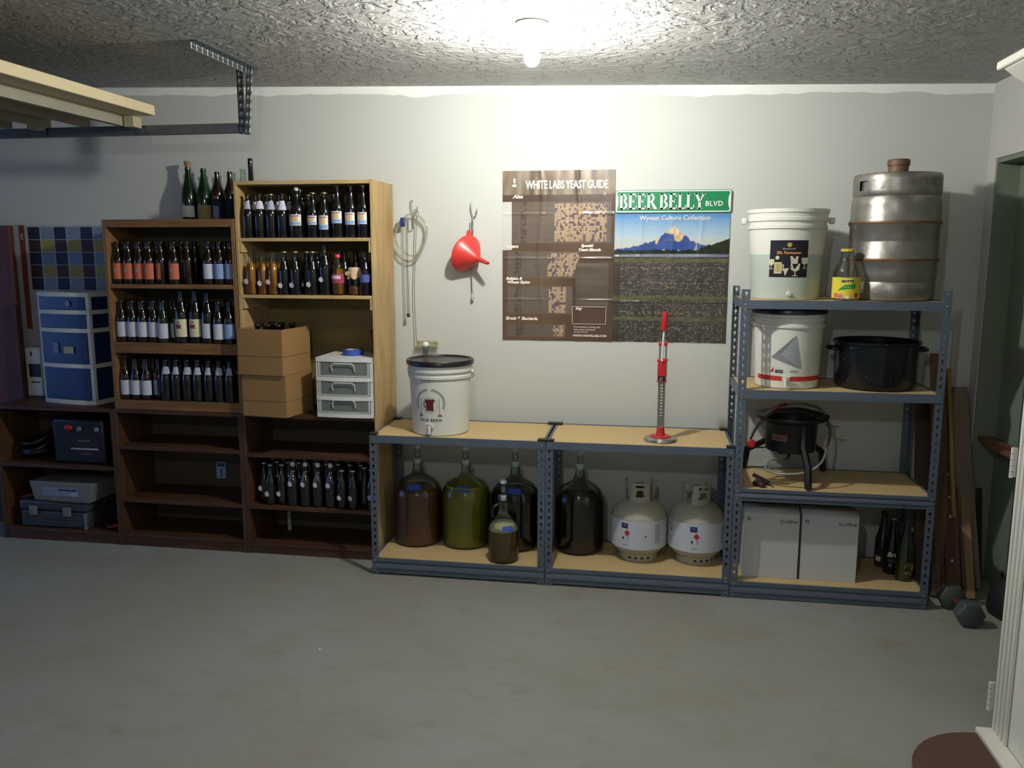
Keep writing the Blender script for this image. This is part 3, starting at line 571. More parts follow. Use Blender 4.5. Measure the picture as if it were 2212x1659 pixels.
# low bookcase: tagged bottles
Z = .2805; LT = 'on the shelf of the low bookcase'
for i, x in enumerate((-.655, -.592)): bottle('longneck', (x, -.325+.01*i, Z), black_g, 'capped dark bottle with a low hung white tag in the low bookcase', 'tagged bottles left of the swing tops', grey_cap, tag_=(.065, -.011, tagw))
for x in (-.53, -.458, -.385, -.312): bottle('tallswing', (x, -.322, Z), black_g, 'swing top dark bottle with a white tag at its neck in the low bookcase', 'tagged swing top bottles', 'swing', tag_=(.128, -.004, tagw))
for x in (-.24, -.176): bottle('longneck', (x, -.333, Z), black_g, 'capped dark bottle with a white tag standing right after the swing tops', 'tagged bottles right of the swing tops', grey_cap, tag_=(.068, -.009, tagw), scale=.94)
bottle('longneck', (-.118, -.3, Z), black_g, 'untagged capped dark bottle among the tagged ones in the low bookcase', None, grey_cap)
bottle('longneck', (-.072, -.335, Z), black_g, 'capped dark bottle with a bluish tag beside the steel post', None, grey_cap, tag_=(.075, -.006, blu))
bottle('longneck', (-.71, -.295, Z), black_g, 'capped dark bottle with a white tag close to the left panel of the low bookcase', None, grey_cap, tag_=(.085, -.012, tagw))
for y, xs in ((-.255, (-.652, -.588, -.522, -.425, -.362, -.29, -.222, -.155)), (-.19, (-.7, -.636, -.572, -.508, -.444, -.38, -.316, -.252, -.188, -.124, -.06))):
    for x in xs: bottle('longneck', (x, y, Z), black_g, 'untagged capped bottle in the low bookcase', 'plain bottles in the low bookcase', grey_cap)

def relax():                                              # nudge neighbours on a shelf apart so that no two touch
    fix = [(-.228, -.328, .0355, SB[0]+.0005), (-.142, -.3, .0495, SB[0]+.0005)]
    for it in range(250):
        for i, a in enumerate(BOT):
            for fx, fy, fr, fz in fix:
                if abs(a[4]-fz) < .01:
                    dx, dy = a[2]-fx, a[3]-fy; q = math.hypot(dx, dy) or 1e-6; e = a[1]+fr-q
                    if e > 0: a[2] += dx/q*e; a[3] += dy/q*e
            for b in BOT[i+1:]:
                if abs(a[4]-b[4]) > .01: continue
                dx, dy = b[2]-a[2], b[3]-a[3]
                if abs(dx) > .12 or abs(dy) > .12: continue
                q = math.hypot(dx, dy) or 1e-6; e = a[1]+b[1]-q
                if e > 0:
                    a[2] -= dx/q*e*.5; a[3] -= dy/q*e*.5; b[2] += dx/q*e*.5; b[3] += dy/q*e*.5
            for bx0, bx1, bz0, bz1 in ((-1.533, -.804, .85, 1.8), (-.747, -.042, 1.4, 2.0), (-.775, -.032, .2, .5)):
                if bz0 < a[4] < bz1 and bx0-.05 < a[2] < bx1+.05:
                    a[2] = min(max(a[2], bx0+a[1]), bx1-a[1]); a[3] = min(max(a[3], -.368+a[1]), -.042-a[1])
    for o, r, x, y, z in BOT: o.location = (x, y, z)
relax()

# ------------------------------------------------------------------ cardboard boxes, drawers and odds in the cabinet
card = mat('corrugated_card', '#8f6e42', .8, var=.07, scale=6); card_d = mat('card_crease', '#5b4327', .85); card_i = mat('card_inside', '#7a5c37', .85)
def carton(name, label, loc, rz, w, d, h, m=card, inner=card_i, t=.004, crease=None, open_=True, bevel=.001):
    o = thing(name, label, 'box', loc, rz)
    for n, b in (('front_wall', (0, w, 0, t, 0, h)), ('back_wall', (0, w, d-t, d, 0, h)), ('side_wall', (0, t, t+.0003, d-t-.0003, 0, h)), ('side_wall', (w-t, w, t+.0003, d-t-.0003, 0, h))): part(n, B(*b), m, o)
    part('base', B(t+.0005, w-t-.0005, t+.0005, d-t-.0005, .0005, t), inner, o)
    if crease:
        part('crease', B(.001, w-.001, -.0006, .0004, crease-.0015, crease+.0015), card_d, o); part('crease', B(w-.0004, w+.0006, .001, d-.001, crease-.0015, crease+.0015), card_d, o)
    if not open_: part('lid_flap', B(0, w, 0, d, h+.0004, h+t), m, o)
    return o
rzb = -math.radians(8)
carton('cardboard_box', 'closed brown cardboard box under another box in the plywood cabinet', (-.755, -.42, .8005), rzb, .268, .27, .222, crease=.085, open_=False)
carton('cardboard_box', 'open brown cardboard box full of bottles stacked on another box', (-.765, -.43, 1.028), rzb, .272, .28, .245, crease=.1)
for i, (dx, dy) in enumerate(((.06, .1), (.125, .1), (.19, .1), (.06, .17), (.125, .17), (.06, .235), (.125, .235), (.19, .235))):
    bottle('longneck', (-.765+dx*math.cos(rzb)-dy*math.sin(rzb), -.43+dx*math.sin(rzb)+dy*math.cos(rzb), 1.0335), black_g, 'dark bottle standing in the open cardboard box', 'bottles in the cardboard box', dk_cap, scale=1.12)
frost = mat('frosted_plastic', '#aeb2b0', .35, var=.06); wp = mat('white_plastic', '#d9dad6', .4, var=.03); frost2 = glass('frosted_drawer', '#e6ebe9', .35, .5, .55)
def bow(mb, w, amt): return mb.warp(lambda p: (p[0], p[1]-amt*(1-((p[0]-w/2)/(w/2))**2) if p[1] < .03 else p[1], p[2]))
def slab(x0, x1, y0, y1, z0, z1, n=8):
    mb = MB()
    for i in range(n): mb.box(x0+(x1-x0)*i/n, x0+(x1-x0)*(i+1)/n, y0, y1, z0, z1)
    return mb
w, d = .312, .3
dr = thing('drawer_unit', 'small white plastic drawer unit with three frosted drawers in the plywood cabinet', 'drawers', (-.347, -.385, .8005))
levels = (.0, .105, .208, .312)
for i, z in enumerate(levels): part('rail' if i < 3 else 'top_panel', bow(slab(0, w, 0, d, z-(.0 if i == 0 else .012), z+(.022 if i == 0 else .01)), w, .012), wp, dr)
for x in (0, w-.012):
    for i in range(3): part('side_wall', B(x, x+.012, .004, d-.002, levels[i]+(.022 if i == 0 else .01), levels[i+1]-.012), wp, dr)
for i in range(3):
    z0, z1 = levels[i]+(.024 if i == 0 else .012), levels[i+1]-.014
    q = part('drawer', bow(slab(.013, w-.013, .002, .006, z0, z1), w, .008), frost2, dr)
    part('drawer_edge', join(bow(slab(.013, w-.013, .0, .008, z0, z0+.008), w, .008), B(.013, .026, -.001, .006, z0, z1), B(w-.026, w-.013, -.001, .006, z0, z1)), frost, q)
    part('handle', MB().tube([(w*.3, -.008, z0+.03), (w*.3, -.016, z0+.062), (w*.34, -.018, z0+.072), (w*.66, -.018, z0+.072), (w*.7, -.016, z0+.062), (w*.7, -.008, z0+.03)], .0035, 7), mat('clear_handle', '#c3c8c8', .2), q)
    part('contents', B(.04, w-.04, .03, .2, z0+.002, z0+.03).box(.08, .2, .03, .12, z0+.03, z0+.045), mat('drawer_odds_%d' % i, ('#3c434a', '#4d5148', '#3a2c3d')[i], .7, var=.6, scale=40), q)
tp = thing('tape_roll', 'roll of blue masking tape lying on the small white drawer unit', 'tape', (-.185, -.25, 1.1232))
part('tape', MB().lathe([(.037, 0), (.055, 0), (.055, .03), (.037, .03), (.037, 0)], 32, cap=False), mat('blue_tape', '#2c4fa8', .6), tp)
part('core', MB().lathe([(.0355, .0005), (.0368, .0005), (.0368, .0295), (.0355, .0295), (.0355, .0005)], 32, cap=False), mat('tape_core', '#c9c3b4', .7), tp)
rc = thing('red_cup', 'dark red cup behind the drawer unit against the cabinet side', 'cup', (-.082, -.15, 1.1228))
part('cup_body', MB().lathe([(.0005, 0), (.026, 0), (.028, .004), (.037, .115), (.0405, .118), (.0415, .128), (.0385, .128), (.0345, .1), (.024, .01), (.0005, .01)], 28), mat('dark_red_plastic', '#6b1a22', .35, var=.1), rc)
part('cup_sticker', MB().patch(.0305, .03, .085, FRONT-1.35, FRONT-.75, 6, r1=.0348), paper('pale_gold', '#b09a62'), rc)

# ------------------------------------------------------------------ left end: drawer tower, sheet of labels, panel, cases
navy = glass('blue_drawer_plastic', '#2d4c86', .25, .6); navy_s = mat('blue_drawer_shell', '#1d2f58', .3, var=.15, scale=4); wf = mat('white_tower_frame', '#cfcfc6', .5, var=.04)
tw = thing('drawer_tower', 'tall white framed drawer tower with four translucent blue drawers', 'drawers', (-2.105, -.225, .8005), -math.radians(9))
w, d = .375, .19; lv = (0, .225, .43, .535, .635)
for i, z in enumerate(lv): part('frame_rail', bow(slab(0, w, 0, d, z-(.0 if i == 0 else .012), z+(.025 if i == 0 else .012)), w, .02), wf, tw)
for i in range(4):
    z0, z1 = lv[i]+(.026 if i == 0 else .013), lv[i+1]-.013
    part('corner_post', B(w-.025, w-.001, .001, .022, z0, z1), wf, tw); part('corner_post', B(.001, .014, .001, .022, z0, z1), wf, tw)
    part('corner_post', B(w-.02, w-.001, d-.02, d-.001, z0, z1), wf, tw)
    q = part('drawer', bow(slab(.016, w-.027, .0, .006, z0+.002, z1-.002), w, .014), navy_s, tw)
    part('drawer_side', B(w-.012, w-.009, .024, d-.022, z0+.002, z1-.004), navy_s, q)
    part('drawer_box', B(.03, w-.04, .03, d-.01, z0+.004, z1-.02), navy_s, q)
    if i == 1: part('drawer_sticker', B(.19, .26, -.0205, -.0195, z0+.06, z0+.1), paper('pale_sticker', '#a9a58c'), q); part('drawer_paper', B(.11, .15, -.0195, -.0185, z0+.06, z0+.12), paper('bluish_slip', '#7283a8'), q)
    if i == 3: part('drawer_sticker', MB().lathe([(.0005, 0), (.02, 0), (.0005, .001)], 16).warp(lambda p: (p[0]+.24, -.0195-p[2], z0+.035+p[1])), paper('bluish_slip', '#7283a8'), q)
# sheet of coloured labels on the wall
sh = thing('label_sheet', 'large pale poster printed with rows of blue, maroon and yellow labels', 'poster', (-2.41, -.004, .85))
part('sheet', B(0, .82, 0, .003, 0, .985), paper('sheet_grey', '#a8adb4'), sh)
colA = [mat('print_'+c, c, .6, var=.25, scale=40, stretch=(1, 1, 3)) for c in ('#1d2740', '#3a2630', '#1f2a44', '#40222c', '#1d2740')]
colB = [mat('print_'+c, c, .6, var=.2, scale=40, stretch=(1, 1, 3)) for c in ('#7488a0', '#8f8c4c', '#6680a8', '#8f8c4c', '#788a9c')]
for c in range(7):
    for r in range(5):
        x = .105+c*.0875
        part('printed_label', B(x, x+(.078 if c % 2 == 0 else .082), -.0012, -.0003, .975-.0755*(r+1)+.002, .975-.0755*r-.002), (colA, colB)[c % 2][r], sh)
part('printed_strip', B(.045, .082, -.0012, -.0003, .36, .985), mat('red_brown_strip', '#7a3a28', .6, var=.3, scale=3), sh)
part('strip_lettering', flat(text('E', .05), .05, -.0016, .9), paper('strip_white', '#c9c4bc'), sh)
tag(obj('leaning_plank', B(0, .6, 0, .035, 0, 1.83), wood('red_brown_panel', '#43241a', '#63382a', (9, 9, 1)), None, (-2.945, -.11, 0), bevel=.003), 'tall red brown wooden plank standing against the wall beside the label sheet', 'plank')
wd = thing('wall_charger', 'small white appliance with a black window standing behind the drawer tower', 'appliance', (-2.352, -.062, .8005))
part('body', B(0, .1, 0, .05, 0, .3), wp, wd, bevel=.006); part('window', B(.022, .1, -.003, -.0004, .12, .2), black_p, wd); part('slot', B(.03, .085, -.002, -.0004, .085, .092), black_p, wd); part('switch', B(.04, .048, -.004, -.0004, .25, .275), black_p, wd)
# black powered case, grey storage case and toolbox in the low bookcase
bc = thing('black_machine', 'black machine with a red light and two round knobs on the low shelf', 'machine', (-1.99, -.34, .4605))
part('body', B(0, .33, 0, .24, 0, .27), black_p, bc, bevel=.02)
part('red_button', MB().lathe([(.0005, .012), (.014, .008), (.022, 0)], 18).xf(Matrix.Translation((.105, -.0005, .215)) @ Matrix.Rotation(PI/2, 4, 'X') @ Matrix.Diagonal((1.2, .8, 1, 1))), mat('red_lens', '#a51f1c', .25), bc)
for x in (.178, .288): part('knob', MB().lathe([(.0005, .01), (.012, .009), (.0145, 0)], 18).xf(Matrix.Translation((x, -.0005, .21)) @ Matrix.Rotation(PI/2, 4, 'X')), mat('grey_knob', '#6d7683', .4), bc)
part('oval_outline', MB().tube([(.205+.075*math.cos(2*PI*i/24), -.001, .14+.025*math.sin(2*PI*i/24)) for i in range(24)], .0012, 5, closed=True), mat('dim_print', '#4b4b4b', .6), bc)
part('print_bar', B(.16, .24, -.001, -.0004, .135, .147), mat('dim_print', '#4b4b4b'), bc)
part('print_line', B(.115, .29, -.0012, -.0004, .088, .098), mat('pale_print', '#9a9aa2', .6, var=.8, scale=90), bc); part('print_line', B(.17, .25, -.0012, -.0004, .058, .075), mat('maroon_print', '#4a2422', .6), bc)
hs = thing('hose_heap', 'dark hose coiled beside the black machine', 'hose', (-2.17, -.25, .4605)); part('hose', MB().tube([(.08*math.cos(a)*(1+.1*math.sin(a*2)), .06*math.sin(a), .014+.0068*a+.03*(1 if a > 6 else 0)*math.sin(a)) for a in [i*.5 for i in range(40)]], .012, 8), black_p, hs)
gc = thing('storage_case', 'grey plastic storage case with a printed sticker lying on the toolbox', 'case', (-2.17, -.34, .232), -.05)
gm = mat('grey_case_plastic', '#6f716c', .55, var=.08)
part('body', MB().add([(.03, 0, 0), (.4, 0, 0), (.43, 0, .115), (0, 0, .115), (.03, .25, 0), (.4, .25, 0), (.43, .25, .115), (0, .25, .115)], [(3, 2, 1, 0), (4, 5, 6, 7), (0, 1, 5, 4), (1, 2, 6, 5), (2, 3, 7, 6), (3, 0, 4, 7)]), gm, gc, bevel=.006)
st = part('sticker', B(.09, .33, -.002, -.0005, .035, .085), paper('case_sticker', '#7d8797', .3), gc)
part('sticker_print', B(.2, .325, -.0028, -.0021, .068, .078), mat('navy_print', '#1f2b55', .6), st); part('sticker_print', B(.285, .325, -.0028, -.0021, .04, .064), paper('pale_blue_print', '#93a5bd'), st)
for k in range(14): part('rib', B(.05+.0235*k, .06+.0235*k, -.004, -.0005, .004, .022), gm, gc)
tb = thing('toolbox', 'dark grey toolbox with two latches at the bottom of the low bookcase', 'toolbox', (-2.24, -.345, .0705))
tm = mat('dark_grey_plastic', '#34383a', .5, var=.15)
part('body', B(0, .44, 0, .27, 0, .1), tm, tb, bevel=.012); part('lid', B(-.006, .446, -.004, .27, .101, .16), tm, tb, bevel=.014)
for x in (.07, .29): part('latch', B(x, x+.05, -.014, -.0045, .075, .13), mat('latch_grey', '#6d7270', .5), tb, bevel=.003)
part('handle', MB().tube([(.16, -.004, .05), (.16, -.02, .045), (.28, -.02, .045), (.28, -.004, .05)], .006, 8), tm, tb); part('corner_trim', B(.418, .432, -.006, .002, .0, .095), mat('latch_grey', '#6d7270'), tb)
for nm, lb, lc in (('red_clamp', 'small red tool lying on the toolbox lid', (-2.22, -.3, .2315)), ('red_clamp', 'red tool lying on the bottom shelf beside the toolbox', (-1.68, -.3, .0712))):
    rr = thing(nm, lb, 'tool', lc, .3); part('handle', MB().tube([(0, 0, .01), (.03, 0, .016), (.07, .01, .012)], .0095, 8, smooth=3), mat('red_tool_grip', '#8e2320', .4), rr); part('jaw', B(-.03, 0, -.006, .006, .004, .014), galv, rr, bevel=.002)
hc = thing('hanging_card', 'blue and white card pinned to the back of the empty low bookcase', 'card', (-1.145, -.0395, .33))
part('card', B(0, .06, -.0015, -.0003, 0, .1), paper('card_white', '#8fa9bd'), hc); part('card_print', B(.006, .054, -.0025, -.0016, .072, .094), mat('card_blue', '#20407f', .6), hc); part('card_print', B(.028, .038, -.0025, -.0016, .01, .06), mat('card_blue', '#20407f'), hc)
tag(obj('paper_roll', MB().lathe([(.0005, 0), (.011, 0), (.011, .115), (.0005, .115)], 14), paper('roll_white', '#9aa0a8'), None, (-.655, -.12, .0605)), 'thin white paper roll standing at the bottom of the low bookcase', 'paper roll')

# ------------------------------------------------------------------ posters and street sign on the wall
def sheet(name, w, h, nx, ny, colf, relf, m, parent):
    """paper sheet standing in x/z with print in a colour attribute and real creases in y"""
    vs = []; cols = []
    for j in range(ny+1):
        for i in range(nx+1):
            u, v = i/nx, j/ny; vs.append((u*w, -relf(u, v), v*h)); cols.append(colf(u, v))
    fs = [(j*(nx+1)+i, j*(nx+1)+i+1, (j+1)*(nx+1)+i+1, (j+1)*(nx+1)+i) for j in range(ny) for i in range(nx)]
    me = MB().add(vs, fs).mesh(name, m, True, 180); at = me.color_attributes.new('Print', 'FLOAT_COLOR', 'POINT')
    at.data.foreach_set('color', [x for c in cols for x in (*c, 1)])
    return obj(name, me, None, parent)
def print_mat(name, rough=.3, coat=.08):
    m, nt, b, N, L = new_mat(name); a = N('ShaderNodeAttribute'); a.attribute_name = 'Print'
    nz = N('ShaderNodeTexNoise'); nz.inputs['Scale'].default_value = 120; tc = N('ShaderNodeTexCoord'); L(tc.outputs['Object'], nz.inputs[0])
    mx = N('ShaderNodeMix'); mx.data_type = 'RGBA'; mx.blend_type = 'MULTIPLY'; mx.inputs[0].default_value = .2; L(a.outputs['Color'], mx.inputs[6]); L(nz.outputs[0], mx.inputs[7])
    L(mx.outputs[2], b.inputs['Base Color']); b.inputs['Roughness'].default_value = rough; b.inputs['Coat Weight'].default_value = coat; b.inputs['Coat Roughness'].default_value = .06; b.inputs['Specular IOR Level'].default_value = .28; return m
rnd = random.Random(3); NO = [[rnd.random() for _ in range(64)] for _ in range(64)]
def vn(x, y):
    xi, yi = math.floor(x), math.floor(y); fx, fy = x-xi, y-yi; g = lambda a, b: NO[a % 64][b % 64]
    fx, fy = fx*fx*(3-2*fx), fy*fy*(3-2*fy)
    return (g(xi, yi)*(1-fx)+g(xi+1, yi)*fx)*(1-fy)+(g(xi, yi+1)*(1-fx)+g(xi+1, yi+1)*fx)*fy
def mixc(a, b, t): t = min(1, max(0, t)); return tuple(x*(1-t)+y*t for x, y in zip(a, b))
def ridge(u, c, wd): return math.exp(-((u-c)/wd)**2)
def creases(u, v, us, vs):
    r = .0025+.0016*vn(u*5+7, v*4)+.0008*vn(u*17, v*13+3)
    for c, amp, ph in us: r += amp*ridge(u, c+.014*math.sin(v*3*PI+ph), .016)*(.4+.6*abs(math.sin(v*3*PI+ph)))
    for c, amp in vs: r += amp*ridge(v, c, .006)*(.5+.5*math.sin(u*9))
    return r
P1 = thing('yeast_poster', 'brown glossy chart poster headed WHITE LABS YEAST GUIDE on the wall', 'poster', (.6, -.001, 1.196))
K = {k: lin(v) for k, v in dict(bg='#6a5444', bg2='#4d3d33', tab='#6c6258', tab2='#54483f', tan='#a58a66', dk='#3a2f2a', hop='#8a7458', cell='#b39a78', plum='#57495a', pale='#b8b3a8').items()}
def col1(u, v):
    c = mixc(K['bg'], K['bg2'], vn(u*3, v*3))
    if v > .86: c = mixc(mixc(K['dk'], K['hop'], vn(u*16, v*10)), K['pale'], .5*vn(u*26+4, v*6)**2); 
    elif v > .8: c = mixc(c, K['dk'], .6*vn(u*9, v*9))
    def table(u0, u1, v0, v1, split, cells, tone=1.):
        nonlocal c
        if u0 < u < u1 and v0 < v < v1:
            t = (int((v-v0)*150) % 2)*.25
            c = mixc(K['tab'], K['tab2'], t+.3*vn(u*40, v*150))
            if u < split: c = mixc(c, K['dk'], .55*(vn(u*60, v*160) > .45)*(u > u0+(split-u0)*.55))
            for cu0, cu1, cv0, cv1 in cells:
                if cu0 < u < cu1 and cv0 < v < cv1: c = mixc(K['cell'], K['plum'], .9*(vn(math.floor(u*62)*3.7, math.floor(v*78)*2.3) > .62)+.35*((u*62) % 1 < .3)+.3*((v*78) % 1 < .3))
    table(.09, .97, .58, .82, .22, [(.47, .93, .59, .81)])
    table(.04, .69, .375, .53, .17, [(.41, .69, .385, .52)])
    table(.04, .64, .16, .325, .17, [(.42, .58, .165, .32)])
    table(.04, .57, .02, .1, .19, [(.46, .57, .025, .095)])
    if .66 < u < .96 and .2 < v < .46: c = mixc(K['tab2'], K['tab'], .6*vn(u*4, v*26)+.3*(int(v*36) % 4 == 0))
    if u < .085 and .54 < v < .82: c = lin('#c9c8c0')
    return c
CR1 = [(.345, .0034, 0.), (.68, .0034, 1.2), (.99, .002, .5)]
pm = print_mat('laminated_print')
s1 = sheet('printed_sheet', .608, .915, 150, 220, col1, lambda u, v: creases(u, v, CR1, [(.75, .004), (.49, .004), (.245, .004)]), pm, P1)
ink = paper('white_ink', '#dcd6cb', .03)
def letter(par, s_, x, z, size, y=-.0072, m=ink, **k): return obj('lettering', flat(text(s_, size, **k), x, y, z), m, par)
letter(P1, 'WHITE LABS YEAST GUIDE', .128, .82, .06, xs=.66, bold=.0018, spacing=.93)
for s_, x, z, sz in (('Ales', .058, .77, .027), ('Lagers', .022, .506, .022), ('Belgian &', .02, .332, .021), ('Wheat Styles', .025, .312, .021), ('Brett & Bacteria', .018, .112, .024), ('Special', .43, .51, .021), ('Yeast Blends', .415, .488, .021), ('Key', .405, .172, .019)): letter(P1, s_, x, z, sz, shear=.25, bold=.0012, xs=1.12)
for s_, x, z, sz in (('"Committed to being the', .392, .073, .0145), ('best yeast company', .397, .059, .0145), ('in the world."', .397, .045, .0145)): letter(P1, s_, x, z, sz, shear=.2)
letter(P1, 'WWW.WHITELABS.COM', .392, .024, .0165, bold=.0006)
part('key_frame', B(.387, .572, -.011, -.0104, .187, .189).box(.387, .572, -.011, -.0104, .093, .095).box(.387, .389, -.011, -.0104, .093, .189).box(.57, .572, -.011, -.0104, .093, .189), ink, P1)
part('logo_emblem', flat(join(ell(0, 0, .006, .014), poly([(-.014, -.026), (0, -.016), (.014, -.026), (.006, -.034), (-.006, -.034)])), .066, -.0106, .862), ink, P1)
P2 = thing('culture_poster', 'glossy poster of a snowy mountain over dark tables headed Wyeast Culture Collection', 'poster', (1.209, -.001, 1.199))
SK = [lin('#2f62a8'), lin('#5f92c6'), lin('#a9c0cf'), lin('#c9c6b4')]
def mount(u):
    m = .615+.155*math.exp(-abs(u-.52)/.2)*1.0-.02*abs(u-.5)
    return m+.012*(vn(u*30, 2)-.5)+.008*(vn(u*70, 5)-.5)
def col2(u, v):
    if v > .585:
        t = (v-.6)/.3
        c = mixc(SK[3], SK[2], t*2.2) if t < .35 else mixc(SK[2], SK[1], (t-.35)*2.2) if t < .75 else mixc(SK[1], SK[0], (t-.75)*2.5)
        mh = mount(u)
        if v < mh:
            c = mixc(lin('#29407c'), lin('#3f5ca0'), vn(u*12, v*14))
            sn = vn(u*16+3, v*20); near = (mh-v)/.15
            if .36 < u < .72 and sn > .48+.25*near: c = mixc(lin('#e6d9b8'), lin('#c9906a'), vn(u*40, v*40))
        ridge_t = .605+.075*max(0, (u-.72)/.28)+.012*vn(u*60, 1)+.006*vn(u*15, 8)
        if v < ridge_t: c = mixc(lin('#16211a'), lin('#2b2f1c'), vn(u*20, v*30))
        return c
    if v > .565: return mixc(lin('#8c94a4'), lin('#4a5060'), vn(u*3, v*60))
    row = int(v*95); c = mixc(lin('#37332f'), lin('#504b46'), .35*(row % 2)+.5*vn(u*2.5, v*5))
    c = mixc(c, lin('#97928a'), .45*(vn(u*95, row*7.3) > .6)*(((v*95) % 1) < .55)*(.06 < u < .97))
    for z in (.545, .295, .155):
        if abs(v-z) < .014: c = mixc(lin('#4d5038'), lin('#66644a'), vn(u*20, v*90))
    return c
sheet('printed_sheet', .6, .8, 160, 200, col2, lambda u, v: creases(u, v, [(.23, .003, .4), (.5, .003, 1.5), (.75, .003, .2), (.04, .002, 1)], [(.57, .005), (.27, .004)]), pm, P2)
letter(P2, 'Wyeast Culture Collection', .315, .648, .0335, mode='C', bold=.0004)
for s_, z in (('EXTRACT', .54), ('LAGER', .29), ('STRAINS AND BLENDS', .15)): letter(P2, s_, .3, z, .012, m=paper('yellow_ink', '#a89a3a'), mode='C', spacing=1.3)
SG = thing('street_sign', 'green street sign with white letters reading BEER BELLY BLVD', 'sign', (1.21, -.0135, 1.884))
gs = mat('sign_green', '#0d7a4a', .3, var=.05, coat=.4); sw = mat('sign_white', '#d7dcd8', .3, var=.03, coat=.4)
def rrect(x0, z0, x1, z1, r, n=5):
    return [(cx+r*math.cos(a0+PI/2*k/n), cz+r*math.sin(a0+PI/2*k/n)) for cx, cz, a0 in ((x1-r, z1-r, 0), (x0+r, z1-r, PI/2), (x0+r, z0+r, PI), (x1-r, z0+r, 1.5*PI)) for k in range(n+1)]
part('plate', MB().prism(rrect(0, 0, .601, .118, .012), 0, .0025), gs, SG)
def ring(o_, i_, y0, y1):
    n = len(o_); mb = MB(); mb.add([(x, y, z) for y in (y0, y1) for x, z in o_+i_], [(k, (k+1) % n, n+(k+1) % n, n+k) for k in range(n)]+[(2*n+k, 3*n+k, 3*n+(k+1) % n, 2*n+(k+1) % n) for k in range(n)]+[(k, 2*n+k, 2*n+(k+1) % n, (k+1) % n) for k in range(n)]+[(n+k, n+(k+1) % n, 3*n+(k+1) % n, 3*n+k) for k in range(n)]); return mb
part('border', ring(rrect(.003, .003, .598, .115, .011), rrect(.009, .009, .592, .109, .008), -.0015, -.0002), sw, SG)
part('end_scallop', MB().prism([(.592, .02), (.586, .035), (.584, .059), (.586, .083), (.592, .098)], -.0015, -.0002), sw, SG)
part('end_scallop', MB().prism([(.009, .02), (.015, .035), (.017, .059), (.015, .083), (.009, .098)], -.0015, -.0002), sw, SG)
def serif(ch, x, h, mb):                                   # slab-serif capitals built from strokes
    st, th, W_ = h*.2, h*.085, h*.72
    def R(a, b, c, d): mb.prism([(x+a, b), (x+c, b), (x+c, d), (x+a, d)], -.0035, -.0002)
    def stem(a): R(a, 0, a+st, h); R(a-.045*h, 0, a+st+.045*h, th); R(a-.045*h, h-th, a+st+.045*h, h)
    def bowl(a, z0, z1, w):
        n = 10; rz_ = (z1-z0)/2; cz = (z0+z1)/2; o_ = [(x+a+w*math.cos(-PI/2+PI*k/n), cz+rz_*math.sin(-PI/2+PI*k/n)) for k in range(n+1)]; i_ = [(x+a+(w-st*.9)*math.cos(-PI/2+PI*k/n), cz+(rz_-th)*math.sin(-PI/2+PI*k/n)) for k in range(n+1)]
        for k in range(n): mb.prism([o_[k], o_[k+1], i_[k+1], i_[k]], -.0035, -.0002)
    if ch == 'B': stem(.05*h); bowl(.05*h+st, .46*h, h, .36*h); bowl(.05*h+st, 0, .54*h, .42*h)
    if ch == 'R':
        stem(.05*h); bowl(.05*h+st, .44*h, h, .38*h); mb.prism([(x+.3*h, .47*h), (x+.48*h, .47*h), (x+.8*h, th), (x+.84*h, 0), (x+.58*h, 0)], -.0035, -.0002); return h*.84
    if ch == 'E': stem(.05*h); R(.2*h, 0, .66*h, th); R(.2*h, h-th, .64*h, h); R(.2*h, .5*h-th/2, .5*h, .5*h+th/2); R(.6*h, 0, .66*h, .24*h); R(.58*h, .76*h, .64*h, h); R(.45*h, .38*h, .5*h, .62*h)
    if ch == 'L': stem(.05*h); R(.2*h, 0, .64*h, th); R(.57*h, 0, .64*h, .26*h); return h*.66
    if ch == 'Y':
        R(.29*h, 0, .29*h+st, .48*h); R(.22*h, 0, .56*h, th)
        mb.prism([(x+.29*h, .45*h), (x+.49*h, .45*h), (x+.2*h, h), (x-.02*h, h)], -.0035, -.0002); mb.prism([(x+.36*h, .42*h), (x+.47*h, .48*h), (x+.82*h, h), (x+.66*h, h)], -.0035, -.0002); R(-.06*h, h-th, .26*h, h); R(.56*h, h-th, .86*h, h); return h*.8
    return h*.74
xx = .022
for wd_ in ('BEER', 'BELLY'):
    for ch in wd_:
        mb = MB(); adv = serif(ch, 0, .08, mb); part('letter_'+ch.lower(), mb.warp(lambda p: (p[0]*.8+xx, p[1], p[2]+.019)), sw, SG); xx += adv*.8+.0005
    xx += .012
part('letters_blvd', flat(text('BLVD', .036, bold=.0008, spacing=1.1), xx-.01, -.0012, .034), sw, SG)

# ------------------------------------------------------------------ hooks with siphon, brushes and funnel
wire = mat('grey_wire', '#8f9290', .4, .6)
def hook(x, z, label):
    o = thing('wire_hook', label, 'hook', (x, 0, z))
    part('wire', MB().tube([(.003, -.003, .095), (.004, -.022, .1), (.004, -.024, .06), (.012, -.02, .02), (.014, -.02, -.03), (.012, -.028, -.05), (.01, -.045, -.048), (.012, -.055, -.02), (.016, -.058, .02)], .0028, 7, smooth=4).tube([(.016, -.02, .02), (.03, -.028, .03), (.038, -.034, .055), (.036, -.036, .065)], .0028, 7, smooth=4), wire, o)
    return o
hook(.09, 1.86, 'wire wall hook holding the clear siphon hose'); hook(.425, 1.845, 'wire wall hook holding the red funnel')
hosem = glass('clear_hose', '#f4f4ea', .1, .9, .3, '#d2d2c4'); sp = thing('siphon_hose', 'clear siphon hose looped on a wire hook with a rigid cane', 'hose', (.09, -.03, 1.76))
